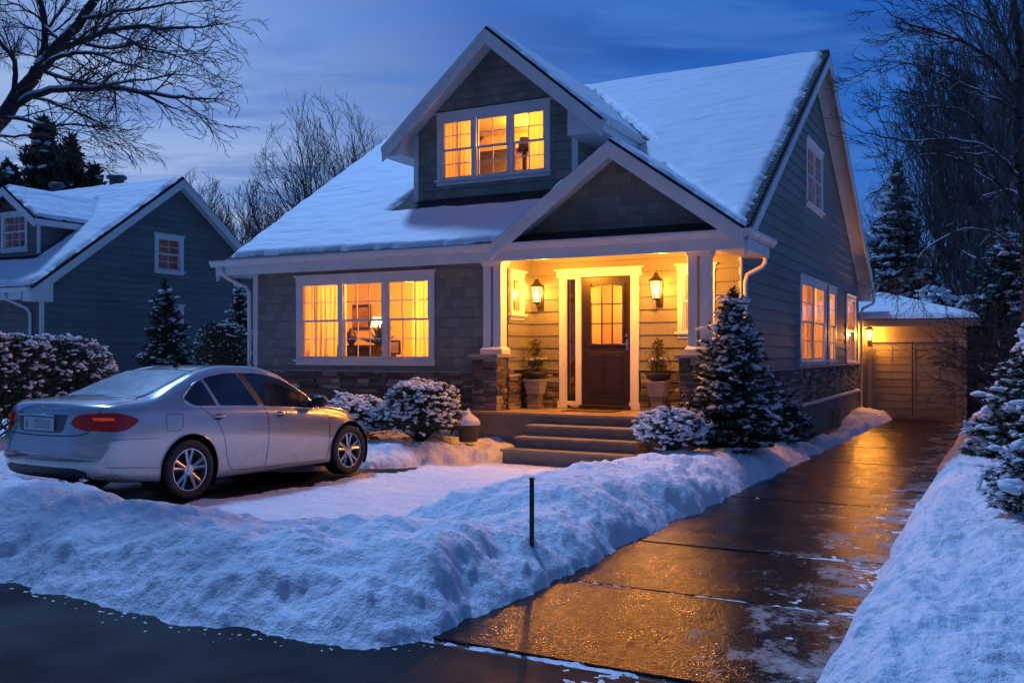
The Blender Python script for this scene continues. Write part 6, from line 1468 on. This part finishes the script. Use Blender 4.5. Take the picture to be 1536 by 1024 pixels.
mb = MB(); gutter(mb, (NL, ny0 - .03, nrf(ny0) - .04), (nR0, ny0 - .03, nrf(ny0) - .04), (0, -1, 0)); mb.build('gutter', M['gutterwhite'], N)
MB().tube([(-24.75, ny0 - .08, nrf(ny0) - .17), (-24.75, ny0 - .06, 3.3), (-24.5, 16.95, 3.05), (-24.45, 17.03, 2.9), (-24.45, 17.03, .1)], .045, 8).build('downspout', M['gutterwhite'], N, smooth=True)
# dormer
nc, nx0, nx1, nyd = -26.6, -27.85, -25.40, 18.0; nz = lambda x: 6.82 - .70 * abs(x - nc)
PND = plane_y(nyd); ND = window(N, PND, -27.2, -25.95, 4.86, 6.08, 1, cas=.09, hd=.12, grid=(2, 2, 3, 2), curtains=[(-26.7, -26.55, .01, 'curtain')])[0]
mb = MB(); lap_wall(mb, PND, lambda z: max(nx0, nc - (6.72 - z) / .70), lambda z: min(nx1, nc + (6.72 - z) / .70), 4.7, 6.70, .21, [ND], .02, brk=[6.72 - .70 * 1.2]); mb.build('wall', M['nfront'], N)
mb = MB(); lap_wall(mb, plane_x(nx1), lambda z: nyd, lambda z: max(nyd, NRY - (NRZ - z) / NS + .1), 4.7, 5.92, .21); mb.build('wall', M['nwall'], N)
room(N, PND, -27.5, -25.5, 4.8, 6.1, 1.2, .35, -26.6, 5.2, .7)
mb = MB(); bxp(mb, PND, nx1 - .1, nx1 + .012, -.02, .025, 4.75, nz(nx1) - .12); mb.cut(); bxp(mb, PND, nx0 - .012, nx0 + .1, -.02, .025, 4.75, nz(nx0) - .12); mb.pieces('corner_board', M['white'], N)
e0, e1 = nc - 1.5, nc + 1.5; yb = NRY - (NRZ - 6.82) / NS; ye_ = NRY - (NRZ - nz(e1)) / NS
mb = MB(); slab(mb, [(nc, 17.65, 6.82), (nc, yb + .1, 6.82), (e0, ye_ + .2, nz(e0)), (e0, 17.65, nz(e0))], (-.7, 0, 1), .06); slab(mb, [(nc, 17.65, 6.82), (e1, 17.65, nz(e1)), (e1, ye_ + .2, nz(e1)), (nc, yb + .1, 6.82)], (.7, 0, 1), .06)
NDR = mb.build('dormer_roof', M['roof'], N)
mb = MB()
for xe in (e0, e1): rake_board(mb, (nc, 17.64, 6.75), (xe, 17.64, nz(xe) - .07), (0, -1, 0), .22, .05)
mb.box(e1 - .02, e1 + .02, 17.62, ye_, nz(e1) - .22, nz(e1) - .04); mb.quad((nx1, 17.66, nz(e1) - .2), (e1, 17.66, nz(e1) - .2), (e1, ye_, nz(e1) - .2), (nx1, ye_, nz(e1) - .2)); mb.build('rake_board', M['white'], NDR)
for sgn in (-1, 1):
    q = math.hypot(1, .7); Lv = 1.5 * q
    snow_layer(NDR, (nc, 17.65, 6.822), (0, 1, 0), (sgn / q, 0, -.7 / q), (sgn * .7, 0, 1), yb - 17.6, Lv, .07, lambda u, v, Lv=Lv: np.minimum.reduce([u - .06, Lv - .06 - v, v + .3, (yb - 17.65 - u) - v * ((yb - ye_) / Lv) + .1]), .07, seed=90 + sgn)
dn = Vector((0, NRY - ny0, NRZ - nrf(ny0))); Ln_ = dn.length; dn.normalize()
def ins_n(u, v):
    x = NL + u; y = ny0 + v * dn.y; e = np.minimum.reduce([(nR0 - NL) - .08 - u, v - .05, Ln_ - .05 - v])
    return np.minimum(e, np.maximum.reduce([nx0 - .15 - x, x - nx1 - .15, 17.85 - y, y - np.clip(yb - np.abs(x - nc) * .97, ye_, 30)]) - .02)
snow_layer(NRf, (NL, ny0, nrf(ny0) + .002), (1, 0, 0), tuple(dn), (0, -NS, 1), nR0 - NL, Ln_, .1, ins_n, .09, seed=95, jag=.04)
snow_layer(NRf, (NL, NRY, NRZ + .002), (1, 0, 0), (0, dn.y, -dn.z), (0, NS, 1), nR0 - NL, Ln_ - .1, .1, lambda u, v: np.minimum.reduce([(nR0 - NL) - .08 - u, v - .05, Ln_ - .2 - v]), .2, seed=96)
for px, w in ((85, .24), (175, .30)):
    p = hitY(px, 290, 22.15); v_ = MB().lathe([(w * .8, -.5), (w * .8, .28), (w * 1.12, .30), (w * 1.12, .38), (w * .9, .44), (.02, .47)], (p.x, 22.15, 7.5), 20); v_.build('roof_vent', M['ventm'] if 'ventm' in M else M.setdefault('ventm', simple('vent_metal', (.10, .11, .12), .5, .2, 6, .1, 50, .5)), NRf, smooth=True, autos=40)

# ------------------------------------------------------------ the garage at the end of the drive
G = empty('detached_garage', (-3, 32.3, -.36), 0, 'low detached garage with hipped snowy roof and board doors at the end of the driveway', 'garage')
GY, gb = 32.3, -.40; GX0, GX1 = -7.2, -.93; PG = plane_y(GY)
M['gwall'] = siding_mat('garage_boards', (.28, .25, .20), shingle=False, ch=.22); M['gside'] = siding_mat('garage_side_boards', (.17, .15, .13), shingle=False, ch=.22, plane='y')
GD = (-3.70, -1.22, gb, 2.12)
mb = MB(); lap_wall(mb, PG, lambda z: GX0, lambda z: GX1, gb, 2.78, .22, [GD], .016); mb.build('wall', M['gwall'], G)
mb = MB(); lap_wall(mb, plane_x(GX1), lambda z: GY, lambda z: GY + 6.5, gb, 2.78, .22, [], .016); mb.build('wall', M['gside'], G)
MB().quad((GX0, GY, gb), (GX0, GY + 6.5, gb), (GX0, GY + 6.5, 2.8), (GX0, GY, 2.8)).quad((GX0, GY + 6.5, gb), (GX1, GY + 6.5, gb), (GX1, GY + 6.5, 2.8), (GX0, GY + 6.5, 2.8)).build('wall', M['gside'], G)
mb = MB()
bxp(mb, PG, -3.82, -3.70, -.05, .035, gb, 2.12); bxp(mb, PG, -1.22, -1.06, -.05, .035, gb, 2.12); bxp(mb, PG, -3.86, -1.02, -.05, .045, 2.12, 2.26); bxp(mb, PG, GX1 - .10, GX1 + .015, -.02, .03, gb, 2.78)
mb.build('door_frame', simple('garage_trim', (.36, .31, .25), .6, .2, 5, .3, 50), G, bevel=.005)
for k, (a, b_) in enumerate(((-3.695, -2.50), (-2.47, -1.225))):
    mb = MB(); Pd = plane_y(GY + .035); lap_wall(mb, Pd, lambda z, a=a: a + .07, lambda z, b_=b_: b_ - .07, gb + .24, 2.05, .235, [], .012)
    bxp(mb, Pd, a, a + .07, -.02, .02, gb + .14, 2.11); bxp(mb, Pd, b_ - .07, b_, -.02, .02, gb + .14, 2.11); bxp(mb, Pd, a + .07, b_ - .07, -.02, .02, gb + .14, gb + .24); bxp(mb, Pd, a + .07, b_ - .07, -.02, .02, 2.04, 2.11)
    if k == 0: bxp(mb, Pd, (a + b_) / 2 - .008, (a + b_) / 2 + .008, 0, .016, gb + .24, 2.04)
    mb.build('garage_door', M['gwall'], G)
MB().box(-3.7, -1.22, GY - .02, GY + .12, gb - .05, gb + .13).build('threshold', M['riser'], G)
MB().quad((-3.75, GY + .1, gb), (-1.2, GY + .1, gb), (-1.2, GY + .1, 2.2), (-3.75, GY + .1, 2.2)).build('door_back', M['dark'], G)
ex0, ex1, ey0, ey1, ez = GX0 - .35, GX1 + .38, GY - .5, GY + 7, 2.86
pk = hitY(1316, 441, 35.6); pkz = pk.z; pk2 = Vector((pk.x, 36.4, pkz))
mb = MB(); mb.v += [(ex0, ey0, ez), (ex1, ey0, ez), (ex1, ey1, ez), (ex0, ey1, ez), tuple(pk), tuple(pk2)] ; mb.f += [(0, 1, 4), (1, 2, 5, 4), (2, 3, 5), (3, 0, 4, 5)]
n = 6; mb.v += [(a, b_, c - .08) for a, b_, c in mb.v[:4]]; mb.f += [(0, 1, 7, 6), (1, 2, 8, 7), (2, 3, 9, 8), (3, 0, 6, 9), (6, 7, 8, 9)]
GRf = mb.build('roof', M['roof'], G)
def tri_snow(A, B, P, seed):
    A, B, P = Vector(A), Vector(B), Vector(P); U = (B - A).normalized(); Nn = U.cross(P - A).normalized(); Nn = -Nn if Nn.z < 0 else Nn; V_ = Nn.cross(U).normalized(); V_ = -V_ if V_.z < 0 else V_
    up_, vp = (P - A).dot(U), (P - A).dot(V_); ul = (B - A).length
    def ins(u, v): 
        l = (u * vp - v * up_) / math.hypot(vp, up_); r_ = ((ul - u) * vp - v * (ul - up_)) / math.hypot(vp, ul - up_); return np.minimum.reduce([l + .06, r_ + .06, v - .06])
    snow_layer(GRf, tuple(A), tuple(U), tuple(V_), Nn, ul, vp, .12, ins, .08, seed=seed)
tri_snow((ex0, ey0, ez), (ex1, ey0, ez), pk, 101); tri_snow((ex1, ey0, ez), (ex1, ey1, ez), pk, 102)
MB().box(ex0, ex1, ey0 - .005, ey0 + .03, ez - .24, ez - .03).box(ex1 - .03, ex1 + .005, ey0 + .03, ey1, ez - .24, ez - .03).box(ex0, ex1 - .03, ey0 + .03, GY, ez - .235, ez - .215).build('fascia', simple('garage_fascia', (.32, .28, .23), .6, .15, 5, .2, 50), G, bevel=.005)
lantern((-3.76, GY - .02, 2.42), 'small lit lantern on the garage wall at the upper left of its doors', 800, 1.5)
